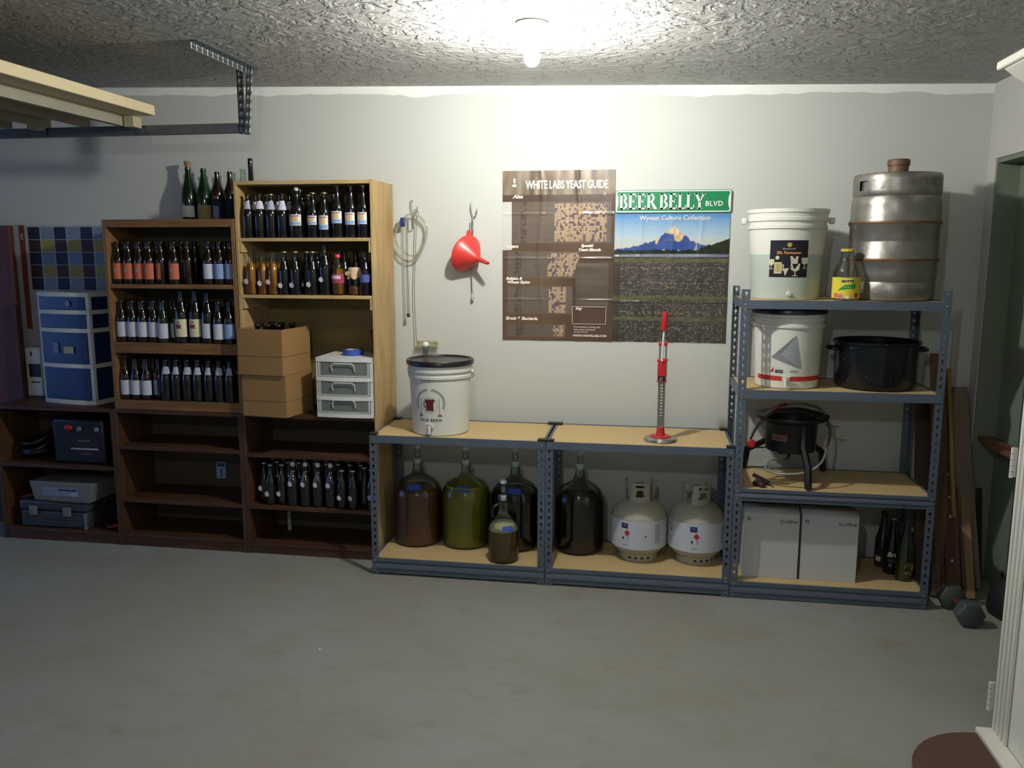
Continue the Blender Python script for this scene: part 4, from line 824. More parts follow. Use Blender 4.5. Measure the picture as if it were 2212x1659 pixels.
part('hose', MB().tube([(-.06, -.012, .09), (-.088, -.01, .02), (-.075, -.012, -.08), (-.03, -.01, -.13), (.03, -.012, -.12), (.075, -.012, -.05), (.095, -.014, .04), (.07, -.016, .1), (.015, -.02, .125), (-.04, -.014, .1), (-.085, -.018, .02), (-.07, -.02, -.045), (-.01, -.018, -.1), (.045, -.02, -.085), (.09, -.024, .0), (.085, -.02, .07), (.03, -.026, .12)], .0052, 8, smooth=4), hosem, sp)
part('racking_cane', MB().tube([(-.018, -.028, .1), (-.02, -.025, -.2), (-.018, -.022, -.425)], .0065, 10), glass('clear_cane', '#e4e6e0', .08, 1.), sp)
part('cane_tip', MB().lathe([(.0005, 0), (.009, 0), (.009, .02), (.0075, .022), (.0005, .022)], 12, c=(-.018, -.022, -.443)), black_p, sp)
part('hose_clamp', B(-.052, -.028, -.036, -.018, .055, .105), mat('navy_clamp', '#1b2a70', .4), sp, bevel=.004)
br = thing('carboy_brush', 'carboy brush with a wire handle and a bent cream bristle head', 'brush', (.108, -.034, 1.16))
part('handle', MB().tube([(.016, .0, .71), (.004, .004, .5), (-.006, .006, .3), (.0, .004, .08), (.004, 0, .02), (.02, -.002, .005), (.13, -.004, .012)], .0022, 6, smooth=4), wire, br)
part('loop', MB().tube([(.016, 0, .71), (.006, -.004, .73), (.012, -.004, .75), (.026, -.004, .74), (.026, 0, .72)], .002, 6, smooth=3, closed=True), wire, br)
bm_ = mat('cream_bristle', '#cfc9ac', .85, var=.2, scale=80)
bz = MB(); rr_ = random.Random(5)
for k in range(520):
    t = k/520; cx, cz = (.004+.13*t, .008+.006*t); a = 2*PI*rr_.random(); L_ = .02+.006*rr_.random()
    p0 = Vector((cx, -.003, cz)); q = p0+Vector((rr_.uniform(-.004, .004), math.cos(a)*L_, math.sin(a)*L_)); s_ = Vector((.0009, 0, 0))
    bz.add([p0-s_, p0+s_, q+s_*.6, q-s_*.6], [(0, 1, 2, 3)])
bo = part('bristles', bz, bm_, br); bo['kind'] = 'stuff'
fu = thing('funnel', 'red plastic funnel hanging from a wire hook on the wall', 'funnel', (.405, -.055, 1.67))
rotf = Vector((.78, -.56, -.28)).to_track_quat('Z', 'Y').to_matrix().to_4x4()
redp = mat('red_funnel_plastic', '#cc3a34', .35, var=.06)
part('cone', MB().lathe([(.1, -.004), (.1035, 0), (.1015, .006), (.088, .02), (.03, .088), (.0155, .1), (.0085, .185), (.0065, .185), (.012, .1), (.028, .085), (.085, .018), (.097, .002), (.1, -.004)], 40).xf(rotf), redp, fu)
part('hanging_tab', MB().prism([(-.02, .08), (.02, .08), (.012, .118), (.008, .126), (-.008, .126), (-.012, .118)], -.003, .001).xf(Matrix.Translation((.02, -.008, .0))), redp, fu)
bb = thing('bottle_brush', 'thin wire bottle brush hanging behind the red funnel', 'brush', (.44, -.022, 1.42)); part('handle', MB().tube([(0, 0, .39), (-.012, .002, .2), (-.008, 0, .03)], .0026, 7, smooth=4), wire, bb)
part('tip', MB().lathe([(.0005, 0), (.006, .003), (.009, .015), (.007, .035), (.003, .045), (.0005, .046)], 10, c=(-.007, 0, -.012)), mat('pale_tip', '#a9aca6', .6), bb)

# ------------------------------------------------------------------ low rack: bucket, capper, carboys, jug, gas cylinders
RT, RB = .7468, .0898                                     # board tops of the low racks
bw = mat('white_bucket_plastic', '#d3d4cc', .4, var=.02); lidm = mat('black_bucket_lid', '#17171b', .3, var=.1)
clearp = glass('clear_airlock', '#f0f4f4', .05, 1.2); ste = mat('brushed_steel', '#a9a9a4', .28, .9, var=.1, scale=40)
def airlock(par, x, y, z):
    a = part('airlock', MB().lathe([(.007, -.02), (.008, .0), (.014, .004), (.015, .02), (.0155, .062), (.0165, .064)], 18, c=(x, y, z)), clearp, par)
    part('airlock_float', MB().lathe([(.0005, .012), (.009, .012), (.0095, .04), (.0005, .044)], 14, c=(x, y, z)), mat('airlock_water', '#9fa29c', .15, var=.3), a)
    part('airlock_cap', MB().lathe([(.0175, .06), (.0178, .07), (.012, .078), (.0005, .08)], 18, c=(x, y, z)), mat('pale_airlock_cap', '#d5dade', .25), a)
def bail(par, r, z, drop, side):
    part('wire_handle', MB().tube([(r*math.cos(a)*1.02, r*math.sin(a)*1.02, z-drop*math.sin(PI*k/12)) for k, a in ((k, -PI*.04+PI*1.04*k/12) for k in range(13))], .0022, 6, smooth=2), wire, par)
    for s_ in (1, -1): part('handle_ear', MB().lathe([(.0005, .006), (.012, .005), (.013, 0)], 12).xf(Matrix.Translation((s_*(r-.002), 0, z)) @ Matrix.Rotation(s_*PI/2, 4, 'Y')), bw, par)
def spigot(par, r, z, ang, m):
    M = Matrix.Rotation(ang, 4, 'Z')
    q = part('spigot', MB().lathe([(.017, 0), (.018, .008), (.011, .01), (.01, .03), (.0005, .031)], 14).xf(M @ Matrix.Translation((r-.002, 0, z)) @ Matrix.Rotation(PI/2, 4, 'Y')).xf(Matrix()), m, par)
    part('spout', MB().tube([(r+.024, 0, z+.012), (r+.026, 0, z-.01), (r+.03, 0, z-.035)], .0075, 10).xf(M), m, q); part('lever', MB().box(r+.018, r+.03, -.022, .022, z+.014, z+.019).xf(M), m, q)
def bucket(loc, rb, rt, h, label, lid=True, m=bw, rz=0, name='fermenting_bucket'):
    o = thing(name, label, 'bucket', loc, rz); R_ = lambda z: rb+(rt-rb)*z/h
    part('body', MB().lathe([(.0005, .004), (rb-.006, 0), (rb, .006), (R_(h*.78), h*.78), (R_(h*.78)+.007, h*.785), (R_(h*.78)+.008, h*.82), (R_(h*.82)+.002, h*.825), (R_(h*.86)+.002, h*.865), (R_(h*.86)+.009, h*.87), (R_(h*.9)+.009, h*.905), (R_(h*.9)+.003, h*.91), (rt+.003, h*.955), (rt+.008, h*.96), (rt+.008, h), (rt-.002, h), (rb-.004, .012), (.0005, .012)], 56), m, o)
    if lid: part('lid', MB().lathe([(rt+.0085, h-.018), (rt+.0125, h-.016), (rt+.013, h+.004), (rt+.01, h+.009), (rt+.0, h+.009), (rt-.006, h+.001), (.0005, h+.0015)], 56), lidm, o)
    return o, R_
b1, Rf = bucket((.335, -.378, RT), .147, .163, .375, 'white fermenting bucket with a black lid and a mug emblem marked TRUE BREW')
airlock(b1, -.085, .03, .385); bail(b1, .172, .318, .07, 1)
A1 = FRONT-.12
spigot(b1, Rf(.05), .052, A1+.02, bw)
dg = paper('dark_print', '#3a3436'); gg = paper('wreath_print', '#6d7a68'); mar = paper('mug_maroon', '#5a1c28')
part('lettering', wrapz(text('TRUE BREW', .021, 'C', bold=.0004, spacing=1.15), Rf, A1, .077), dg, b1)
part('small_lettering', wrapz(text('BREWMASTER', .009, 'C'), Rf, A1-.12, .285), dg, b1)
part('mug_emblem', wrapz(join(rect(-.02, -.026, .02, .026), rect(-.026, .02, .026, .032), rect(-.033, -.006, -.029, .02), rect(-.033, .016, -.02, .02), rect(-.033, -.01, -.02, -.006)), Rf, A1, .16, .0012), mar, b1)
part('emblem_ring', wrapz(join(*[poly([(.04*math.cos(a), .04*math.sin(a)), (.04*math.cos(a+.27), .04*math.sin(a+.27)), (.0385*math.cos(a+.27), .0385*math.sin(a+.27)), (.0385*math.cos(a), .0385*math.sin(a))]) for a in [2*PI*i/24 for i in range(24)]]), Rf, A1, .162, .001), gg, b1)
leaves = []
for s_ in (-1, 1):
    for k in range(9):
        a = PI/2+s_*(.25+.21*k); cx, cy = .075*math.cos(a), .07*math.sin(a)+.008; t = a+s_*.9
        leaves.append(poly([(cx+.013*math.cos(t), cy+.013*math.sin(t)), (cx+.004*math.cos(t+PI/2), cy+.004*math.sin(t+PI/2)), (cx-.013*math.cos(t), cy-.013*math.sin(t)), (cx-.004*math.cos(t+PI/2), cy-.004*math.sin(t+PI/2))]))
    leaves.append(poly([(s_*.048, .03), (s_*.05, .03), (s_*.053, -.055), (s_*.05, -.055)])); leaves.append(poly([(s_*.038, -.062), (s_*.066, -.062), (s_*.058, -.05), (s_*.046, -.05)]))
part('wreath', wrapz(join(*leaves), Rf, A1, .165, .001), gg, b1)
# bench capper
cp = thing('bottle_capper', 'red and steel bench bottle capper standing on the low rack', 'capper', (1.474, -.425, RT), -.15)
rp = mat('red_enamel', '#b5202a', .35, var=.06)
part('base_plate', MB().lathe([(.0005, 0), (.078, 0), (.082, .006), (.08, .014), (.068, .02), (.0005, .021)], 40), ste, cp)
part('base_ring', MB().lathe([(.052, .0212), (.05, .026), (.03, .03), (.0005, .03)], 32), rp, cp)
part('base_cone', MB().lathe([(.024, .03), (.021, .045), (.018, .068), (.0005, .069)], 20), rp, cp)
col_ = MB().box(-.017, -.006, -.006, .006, .068, .3).box(.006, .017, -.006, .006, .068, .3).box(-.006, .006, -.006, .006, .068, .125)
for k in range(11): col_.box(-.006, .006, -.004, .004, .132+.0152*k, .1395+.0152*k)
part('column', col_, ste, cp)
part('carriage', B(-.021, .021, -.02, .02, .325, .395), rp, cp, bevel=.004); part('carriage_collar', B(-.024, .024, -.022, .022, .3955, .412), rp, cp, bevel=.004); part('lower_collar', B(-.023, .023, -.021, .021, .296, .304), rp, cp, bevel=.002)
part('bell_plate', B(-.019, .019, -.018, .018, .3045, .3245), mat('dark_bell', '#3a2622', .35, .5), cp); part('bell', MB().lathe([(.009, .305), (.009, .322), (.0005, .324)], 14, c=(0, -.026, 0)), ste, cp)
for x in (-.015, .015): part('guide_rod', MB().lathe([(.0042, .4125), (.0042, .475)], 10, c=(x, .008, 0)), ste, cp)
part('rod_bridge', B(-.021, .021, -.004, .016, .4755, .494), rp, cp, bevel=.004)
part('lever_arm', MB().tube([(.002, -.026, .402), (.005, -.034, .5), (.01, -.04, .57)], .0052, 8), mat('white_lever', '#d9d9d6', .3), cp)
part('lever_grip', MB().tube([(.0098, -.0395, .556), (.0115, -.0425, .6), (.013, -.045, .645)], lambda t: .0115+.003*math.sin(t*PI), 12, smooth=4), rp, cp)
# carboys
cg = glass('carboy_glass', '#eaf2ee', .02, 1.0); tape = mat('blue_tape', '#2c4fa8')
CP = [(.0005, .008), (.1, .002), (.126, .004), (.138, .018), (.14, .04), (.1385, .06), (.14, .075), (.14, .125), (.1385, .135), (.14, .145), (.14, .205), (.1385, .215), (.14, .225), (.14, .29), (.137, .315), (.126, .343), (.104, .368), (.076, .386), (.052, .398), (.038, .412), (.031, .43), (.0265, .455), (.0255, .47), (.029, .474), (.03, .482), (.027, .488), (.0235, .489)]
def carboy(x, y, level, liq, label, tp=True, tp_z=.352, al=True):
    o = thing('carboy', label, 'carboy', (x, y, RB)); o.scale = (.945, .945, .94); part('glass', MB().lathe(CP, 44), cg, o)
    pts = [(max(.0005, r-.0045), z+(.004 if i == 0 else 0)) for i, (r, z) in enumerate(CP) if z < level]; pts += [(pts[-1][0]-.004 if level > .3 else pts[-1][0], level), (.0005, level)]
    part('liquid', MB().lathe(pts, 40), liq, o)
    part('stopper', MB().lathe([(.0205, .474), (.0225, .496), (.0005, .497)], 18), mat('pale_stopper', '#c4ccd0', .4), o)
    if al: airlock(o, 0, 0, .5)
    if tp:
        r0, r1 = .1275, .104
        part('tape_strip', MB().patch(r0, .342, .369, FRONT-.28, FRONT+.42, 10, r1=r1+.001).warp(lambda p: (p[0], p[1]-.0006, p[2]+.0012)), tape, o)
    return o
def liq(n, c): return mat('liquid_'+n, c, .2, var=.22, scale=4, spec=.4)
carboy(.168, -.252, .322, liq('red_brown', '#6e4230'), 'glass carboy of red brown beer with an airlock next to the dark bookcase')
carboy(.438, -.245, .36, liq('olive_gold', '#857c20'), 'glass carboy of cloudy olive yellow cider with blue tape at its shoulder')
carboy(.711, -.24, .33, liq('black', '#08080a'), 'glass carboy of black beer standing behind the small brown jug')
carboy(1.06, -.232, .345, liq('dark_stout', '#22140f'), 'glass carboy of very dark beer beside the gas cylinder', tp=False)
jg = thing('gallon_jug', 'small glass jug of brown cider with a foam ring and blue tape', 'jug', (.684, -.465, RB))
JP = [(.0005, .005), (.06, .001), (.076, .004), (.08, .014), (.08, .165), (.078, .18), (.066, .2), (.046, .222), (.03, .25), (.022, .275), (.019, .3), (.0185, .32), (.021, .322), (.021, .334), (.0175, .336)]
part('glass', MB().lathe(JP, 36), cg, jg); part('cider', MB().lathe([(.0005, .008), (.074, .008), (.0765, .016), (.0765, .165), (.0005, .166)], 32), liq('brown_cider', '#6b4a1e'), jg)
part('foam', MB().lathe([(.076, .166), (.0745, .178), (.062, .197), (.05, .205), (.0005, .206)], 32), mat('beige_foam', '#b7aa86', .8, var=.2, scale=60, bump=.4), jg)
part('ring_handle', MB().tube([(-.021, -.01, .305), (-.045, -.02, .29), (-.055, -.025, .262), (-.05, -.022, .236)], .0055, 8, smooth=4), cg, jg)
part('stopper', MB().lathe([(.015, .322), (.017, .345), (.0005, .346)], 16), mat('pale_stopper', '#c4ccd0'), jg); airlock(jg, 0, 0, .352)
part('tape_strip', MB().patch(.0795, .174, .2, FRONT+.1, FRONT+.9, 8, r1=.0675).warp(lambda p: (p[0]*1.01, p[1]*1.01, p[2]+.001)), tape, jg)
# gas cylinders
tk = mat('cylinder_grey_paint', '#a8a795', .4, var=.06, scale=6); tl = paper('cylinder_label', '#bfc4cf', .04); tnv = paper('label_navy', '#1d2a6b'); trd = paper('label_red', '#b8283a'); tgy = paper('label_grey_text', '#7c8290')
def cylinder(x, y, rz, label, wide):
    o = thing('gas_cylinder', label, 'gas cylinder', (x, y, RB), rz); o.scale = (.94, .94, 1.04)
    part('body', MB().lathe([(.0005, .022), (.09, .028), (.125, .045), (.149, .075), (.155, .1), (.155, .205), (.15, .232), (.132, .262), (.1, .287), (.07, .298), (.0005, .302)], 48), tk, o)
    fr = MB().lathe([(.103, 0), (.106, .0), (.108, .022), (.105, .045), (.102, .045), (.103, 0)], 48, cap=False); part('foot_ring', fr, tk, o)
    for k in range(4): part('foot_slot', MB().patch(.1085, .016, .026, FRONT-.55+.32*k, FRONT-.4+.32*k, 4), black_p, o)
    # collar: cylinder wall with real cut-outs (front hole, top notch, open rear)
    zs = [.285, .3, .325, .335, .36, .372, .385, .398]
    def sk(i, j):
        a = (i+.5)/72*360; d_ = (a-270+180) % 360-180
        if abs(d_) > 118 and j > 0: return True
        if abs(d_) < (15 if j == 3 else 19) and j in (2, 3): return True
        if abs(d_) < 20 and j == 5: return True
        if 50 < abs(d_) < 84 and j in (1, 2, 3): return True
        if 44 < abs(d_) < 64 and j in (4, 5, 6): return True
        return False
    part('collar', MB().lathe([(.075 if z < .37 else .078, z) for z in zs], 72, skip=sk, cap=False), tk, o, solid=.004)
    part('valve', MB().lathe([(.016, .3), (.016, .335), (.011, .34), (.011, .36), (.0005, .361)], 14).tube([(0, 0, .325), (0, .06, .325)], .011, 10), mat('brass', '#8a6d35', .35, .8), o)
    part('hand_wheel', MB().lathe([(.0005, .362), (.026, .362), (.028, .37), (.024, .378), (.0005, .378)], 16), black_p, o)
    lb = part('wrap_label', MB().patch(.1556, .078, .222, FRONT-2.1, FRONT+2.1, 40, nz=1), tl, o)
    R2 = .1566
    def pr_(mb, a, z, m): return part('label_print', wrapz(mb, R2, a, z, 0), m, lb)
    a0 = FRONT-.55
    pr_(rect(-.019, -.013, .019, .013), a0, .196, tnv); pr_(join(rect(-.009, -.002, .01, .004), rect(-.004, .003, .006, .007)), a0, .196, paper('label_flame', '#a06a72'))
    pr_(poly([(0, -.017), (.017, 0), (0, .017), (-.017, 0)]), a0+.1, .16, trd)
    pr_(ell(0, 0, .006, .007), a0-.05, .132, dg); pr_(join(*[rect(.0, -.003*k*2, .012, -.003*k*2+.0018) for k in range(4)]), a0+.1, .14, tgy)
    pr_(join(*[rect(-.022, -.0048*k, .022-.008*((k*7) % 3), -.0048*k+.0022) for k in range(20)]), a0+1.25, .2, tgy)
    pr_(rect(-.004, -.003, .006, .003), a0+.75, .148, dg) if wide else None
    pr_(join(rect(-.014, 0, .02, .0015), rect(-.014, -.004, .012, -.0025)), a0+.02, .1, tgy)
    if wide:
        pr_(text('A', .05, 'C', shear=.2, bold=.001), a0+2.05, .182, paper('label_orange', '#c0483a')); pr_(ell(0, 0, .01, .014), a0+2.1, .125, paper('label_olive', '#7a8a4a'))
    else: pr_(join(*[rect(-.02, -.005*k, .014, -.005*k+.002) for k in range(5)]), a0-.95, .21, tgy); pr_(poly([(0, -.008), (.008, 0), (0, .008), (-.008, 0)]), a0-.9, .175, paper('label_maroon', '#5a2430'))
    return o
cylinder(1.378, -.292, 0.05, 'grey gas cylinder with a white label beside the dark carboy', True)
cylinder(1.673, -.285, .42, 'grey gas cylinder with a blue flag label beside the rack post', False)

# ------------------------------------------------------------------ tall rack, top shelf: fermenter, juice jug, keg
T3, T2, T1, T0 = 1.4558, 1.0338, .5508, .0828
fm, Rg = bucket((2.048, -.335, T3), .158, .181, .422, 'translucent white fermenter with a black label reading 30L Fermenter', False, mat('translucent_white', '#cdcec4', .35, var=.03), name='fermenter')
part('liquid_band', MB().lathe([(Rg(z)+.0006, z) for z in (.008, .06, .12, .18, .212)], 48, cap=False), mat('wort_behind_plastic', '#a8b2a8', .35, var=.04), fm)
A2 = FRONT-.02; dl = paper('label_black', '#17131f', .1)
lb = part('label', wrapz(join(*[rect(-.088, y, .088, y+.0425, 12) for y in (-.085, -.0425, 0, .0425)]), Rg, A2-.05, .192, .0014), dl, fm)
def pf(mb, x, z, m, nm='label_print'): return part(nm, wrapz(mb.warp(lambda p: (p[0]+x, p[1], 0)), Rg, A2-.05, .192+z, .0022), m, lb)
cr_ = paper('cream_print', '#bdb69c'); gy = paper('gold_print', '#9c8f4a')
pf(ell(0, 0, .011, .011), 0, .064, gy); pf(text('Brewcraft', .013, 'C', spacing=1.1), 0, .042, cr_, 'lettering'); pf(text('30L Fermenter', .0185, 'C', bold=.0006), 0, .022, paper('orange_print', '#c48a4a'), 'lettering')
def mug(w_, h_): return join(rect(-w_/2, 0, w_/2, h_), rect(w_/2, h_*.25, w_*.75, h_*.35), rect(w_/2, h_*.7, w_*.75, h_*.8), rect(w_*.68, h_*.25, w_*.8, h_*.8))
def goblet(w_, h_): return join(poly([(-w_/2, h_), (-w_*.42, h_*.5), (-w_*.1, h_*.38), (w_*.1, h_*.38), (w_*.42, h_*.5), (w_/2, h_)]), rect(-w_*.06, .06*h_, w_*.06, h_*.38), rect(-w_*.3, 0, w_*.3, h_*.06))
pf(mug(.034, .052), -.048, -.068, cr_); pf(mug(.026, .04), -.048, -.062, gy); pf(goblet(.044, .058), .03, -.08, cr_); pf(poly([(-.02, .03), (.018, .03), (.014, -.005), (-.015, -.005)]), .025, -.018, cr_); pf(goblet(.034, .05), .074, -.045, cr_); pf(goblet(.03, .046), -.08, -.048, cr_); pf(poly([(-.012, .014), (.014, .018), (-.002, -.02)]), -.012, -.06, cr_); pf(ell(0, 0, .009, .009), -.052, .005, cr_)
part('bung', MB().lathe([(.0005, .012), (.01, .01), (.014, 0)], 16).xf(Matrix.Rotation(A2, 4, 'Z') @ Matrix.Translation((Rg(.03), 0, .03)) @ Matrix.Rotation(PI/2, 4, 'Y')), mat('pale_bung', '#b9beb4', .3), fm)
part('handle_ear', B(-.215, -.19, -.015, .015, .355, .385), mat('translucent_white', '#c3c5b4'), fm, bevel=.005); part('handle_ear', B(.19, .215, -.015, .015, .355, .385), mat('translucent_white', '#c3c5b4'), fm, bevel=.005)
mj = thing('juice_jug', 'empty clear juice jug with a yellow and green label beside the keg', 'jug', (2.306, -.455, T3), -.2)
part('plastic_body', MB().lathe([(.0005, .006), (.045, 0), (.058, .006), (.061, .02), (.061, .112), (.059, .13), (.05, .155), (.036, .18), (.03, .2), (.029, .222), (.031, .224), (.031, .232), (.0005, .232)], 32), glass('clear_jug', '#f4f5f0', .04, 1.0), mj)
part('cap', MB().lathe([(.0325, .226), (.0325, .236), (.03, .238), (.0005, .238)], 20), mat('yellow_cap', '#b9ad3a', .4), mj)
yl = part('label', MB().patch(.0618, .012, .108, FRONT-1.75, FRONT+1.75, 24), paper('label_yellow', '#cdbf3a'), mj)
def pj(mb, a, z, m, nm='label_print', off=.0008): return part(nm, wrapz(mb, .0622, FRONT+a, z, off), m, yl)
pj(oval(.034, .0165), .08, .09, paper('badge_green', '#6f9a3a')); pj(oval(.0318, .0148), .08, .09, paper('badge_yellow', '#d6cf52'), off=.0012); pj(text("MOTT'S", .0155, 'C', bold=.001), .08, .0848, paper('navy_ink', '#1c2038'), 'lettering', .0017)
pj(band(-.042, .04, lambda x: -.014+.012*math.sin((x+.042)*19), lambda x: -.013+.03*math.sin(min(1, (x+.042)/.05)*PI/2)), .05, .06, paper('leaf_green', '#2f8a3c')); pj(text('apple juice', .0075, 'C'), .08, .062, cr_, 'lettering', .0016)
for a, z, r, c_ in ((-.75, .026, .011, '#c05a4a'), (-.4, .022, .012, '#b5688a'), (.45, .022, .01, '#c9a04a'), (.8, .026, .011, '#b03a3a'), (.1, .018, .008, '#d6d8c0')): pj(ell(0, 0, r, r), a, z, paper('fruit_'+c_, c_))
keg_m = mat('scuffed_keg_steel', '#77736a', .38, .85, var=.0, scale=22, col2='#a3a09a', bump=.3, bscale=14, detail=8); rust = mat('rust_stain', '#7a5a44', .5, .6, var=.3, scale=20)
kg = thing('beer_keg', 'large dented stainless steel beer keg on the top shelf of the tall rack', 'keg', (2.535, -.325, T3)); kg.scale = (.985, .985, .985)
KP = [(.182, 0), (.192, .004), (.196, .02), (.196, .078), (.192, .088), (.196, .1), (.199, .13), (.199, .176), (.205, .186), (.205, .2), (.199, .21), (.199, .264), (.1965, .272), (.1965, .28), (.199, .288), (.199, .345), (.205, .356), (.205, .37), (.199, .382), (.199, .44), (.196, .472), (.191, .484), (.195, .494), (.196, .51), (.196, .555), (.196, .578), (.19, .589), (.182, .588), (.185, .5), (.15, .49), (.0005, .5)]
part('shell', MB().lathe(KP, 72, skip=lambda i, j: KP[j] == (.196, .51) and i in (40, 41, 42, 13, 14, 15)), keg_m, kg)
for z in (.192, .363): part('rolling_ring', MB().lathe([(.2045, -.007), (.2065, -.004), (.2065, .004), (.2045, .007)], 72, c=(0, 0, z), cap=False), rust, kg)
part('top_fitting', MB().lathe([(.045, .59-.09), (.045, .63), (.05, .632), (.05, .655), (.046, .66), (.0005, .658)], 24), mat('rusty_brown_fitting', '#6d5543', .6, .3, var=.25, scale=25), kg)
for k in range(14):
    for zz in (.03, .53): part('embossed_mark', MB().patch(.1972, zz, zz+.03, FRONT-.35+.085*k, FRONT-.35+.085*k+(.03, .012, .045)[k % 3], 2), keg_m, kg)

# ------------------------------------------------------------------ tall rack, second shelf: printed bucket and enamel pot
b2, Rh = bucket((2.075, -.352, T2), .148, .163, .372, 'white bucket with a black lid, grey triangle emblem and red stripe')
bail(b2, .172, .315, .07, 1); A3 = FRONT-.1
part('red_stripe', MB().patch(Rh(.04)+.0008, .04, .062, A3-1.1, A3-.14, 14, r1=Rh(.062)+.0008), paper('stripe_red', '#b83226'), b2); part('red_stripe', MB().patch(Rh(.04)+.0008, .04, .062, A3+.02, A3+1.4, 16, r1=Rh(.062)+.0008), paper('stripe_red', '#b83226'), b2)
spigot(b2, Rh(.045), .05, A3-.06, bw)
g1, g2_, g3 = paper('grey_face_light', '#8e959b'), paper('grey_face_mid', '#7f838b'), paper('grey_face_dark', '#71757d')
V = [(.03, .262), (-.085, .15), (.062, .098), (-.035, .172)]
def tri(a, b, c, k=.04):
    m_ = [(a[i]+b[i]+c[i])/3 for i in (0, 1)]; pts = [(p[0]+(m_[0]-p[0])*k, p[1]+(m_[1]-p[1])*k) for p in (a, b, c)]
    n = 10; vs = []; fs = []
    for i in range(n+1):
        for j in range(n+1-i):
            u, v_ = i/n, j/n; vs.append((pts[0][0]+(pts[1][0]-pts[0][0])*u+(pts[2][0]-pts[0][0])*v_, pts[0][1]+(pts[1][1]-pts[0][1])*u+(pts[2][1]-pts[0][1])*v_, 0))
    ix = lambda i, j: i*(n+1)-i*(i-1)//2+j
    for i in range(n):
        for j in range(n-i):
            fs.append((ix(i, j), ix(i+1, j), ix(i, j+1)))
            if j < n-i-1: fs.append((ix(i+1, j), ix(i+1, j+1), ix(i, j+1)))
    return MB().add(vs, fs)
for t, m in ((tri(V[0], V[3], V[2]), g1), (tri(V[0], V[1], V[3]), g3), (tri(V[1], V[2], V[3]), g2_)): part('triangle_emblem', wrapz(t, Rh, A3, 0, .001), m, b2)
part('triangle_mark', wrapz(poly([(-.088, .08), (-.068, .08), (-.07, .105)]), Rh, A3, 0, .001), paper('stripe_red', '#b83226'), b2)
part('lettering', wrapz(text('BSG', .021, 'L', bold=.0012), Rh, A3-.4, .078, .001), dg, b2); part('small_lettering', wrapz(join(rect(0, 0, .04, .003), rect(0, -.006, .03, -.003)), Rh, A3+.05, .088, .001), g1, b2)
enam = mat('speckled_black_enamel', '#0a0c10', .2, var=.3, scale=8, coat=.4)
def speckle():
    m, nt, b, N, L = new_mat('speckled_enamel'); tc = N('ShaderNodeTexCoord'); v = N('ShaderNodeTexVoronoi'); v.inputs['Scale'].default_value = 75; L(tc.outputs['Object'], v.inputs['Vector'])
    mr = N('ShaderNodeMapRange'); mr.inputs[1].default_value = .16; mr.inputs[2].default_value = .1; L(v.outputs['Distance'], mr.inputs[0])
    n = N('ShaderNodeTexNoise'); n.inputs['Scale'].default_value = 30; L(tc.outputs['Object'], n.inputs[0]); th = N('ShaderNodeMath'); th.operation = 'GREATER_THAN'; th.inputs[1].default_value = .58; L(n.outputs[0], th.inputs[0])
    mu = N('ShaderNodeMath'); mu.operation = 'MULTIPLY'; L(mr.outputs[0], mu.inputs[0]); L(th.outputs[0], mu.inputs[1])
    x = N('ShaderNodeMix'); x.data_type = 'RGBA'; x.inputs[6].default_value = (*lin('#0c1116'), 1); x.inputs[7].default_value = (*lin('#9aa6a8'), 1); L(mu.outputs[0], x.inputs[0]); L(x.outputs[2], b.inputs['Base Color']); b.inputs['Roughness'].default_value = .22; return m
spk = speckle()
pt = thing('stock_pot', 'black speckled enamel stock pot with two loop handles', 'pot', (2.49, -.335, T2))
part('body', MB().lathe([(.0005, .004), (.165, .0), (.178, .006), (.185, .02), (.19, .21), (.198, .216), (.2, .224), (.196, .228), (.188, .222), (.182, .02), (.0005, .012)], 56), spk, pt)
for s_ in (1, -1): part('handle', MB().tube([(s_*.186, -.045, .185), (s_*.215, -.042, .188), (s_*.225, 0, .188), (s_*.215, .042, .188), (s_*.186, .045, .185)], .009, 8, smooth=4), spk, pt)

# ------------------------------------------------------------------ tall rack, third shelf: gas burner and lighter
cast = mat('black_burner_paint', '#0d0d10', .4, .2, var=.2, scale=10); braid = mat('braided_steel_hose', '#8e9088', .4, .7, var=.3, scale=200)
bn = thing('gas_burner', 'black outdoor gas burner on three legs with a braided hose', 'burner', (2.115, -.34, T1))
part('windshield', MB().lathe([(.118, .16), (.12, .162), (.124, .285), (.126, .3), (.172, .318), (.176, .33), (.172, .336), (.12, .318), (.116, .285), (.112, .166)], 48), cast, bn)
part('burner_pan', MB().lathe([(.0005, .158), (.118, .162), (.117, .168), (.0005, .166)], 36), cast, bn)
part('burner_head', MB().lathe([(.02, .166), (.045, .2), (.055, .225), (.04, .235), (.0005, .236)], 24), mat('cast_iron', '#1b1a1a', .7), bn)
part('maker_plate', wrapz(rect(-.04, -.017, .04, .017), .1245, FRONT-.62, .235, .001), mat('copper_plate', '#6d4a3a', .4, .3, var=.5, scale=40), bn)
for a, (fx, fy) in ((FRONT+.35, (.06, -.19)), (.75, (.2, .19)), (2.4, (-.2, .19))):
    dx, dy = math.cos(a), math.sin(a)
    part('leg', MB().tube([(dx*.118, dy*.118, .3), (dx*.122, dy*.122, .19), (fx*.93, fy*.93, .11), (fx, fy, .0075)], .0175, 6, smooth=0), cast, bn)
part('brace_rod', MB().tube([(-.118, .03, .155), (-.19, .12, .13), (-.2, .185, .1)], .004, 6), cast, bn)
part('pan_bracket', B(-.06, .06, -.02, .02, .135, .158), cast, bn)
rg = part('regulator', MB().lathe([(.0005, .02), (.024, .016), (.026, .004), (.02, 0), (.0005, -.002)], 20).xf(Matrix.Translation((-.1, -.12, .105)) @ Matrix.Rotation(PI/2, 4, 'X')), ste, bn)
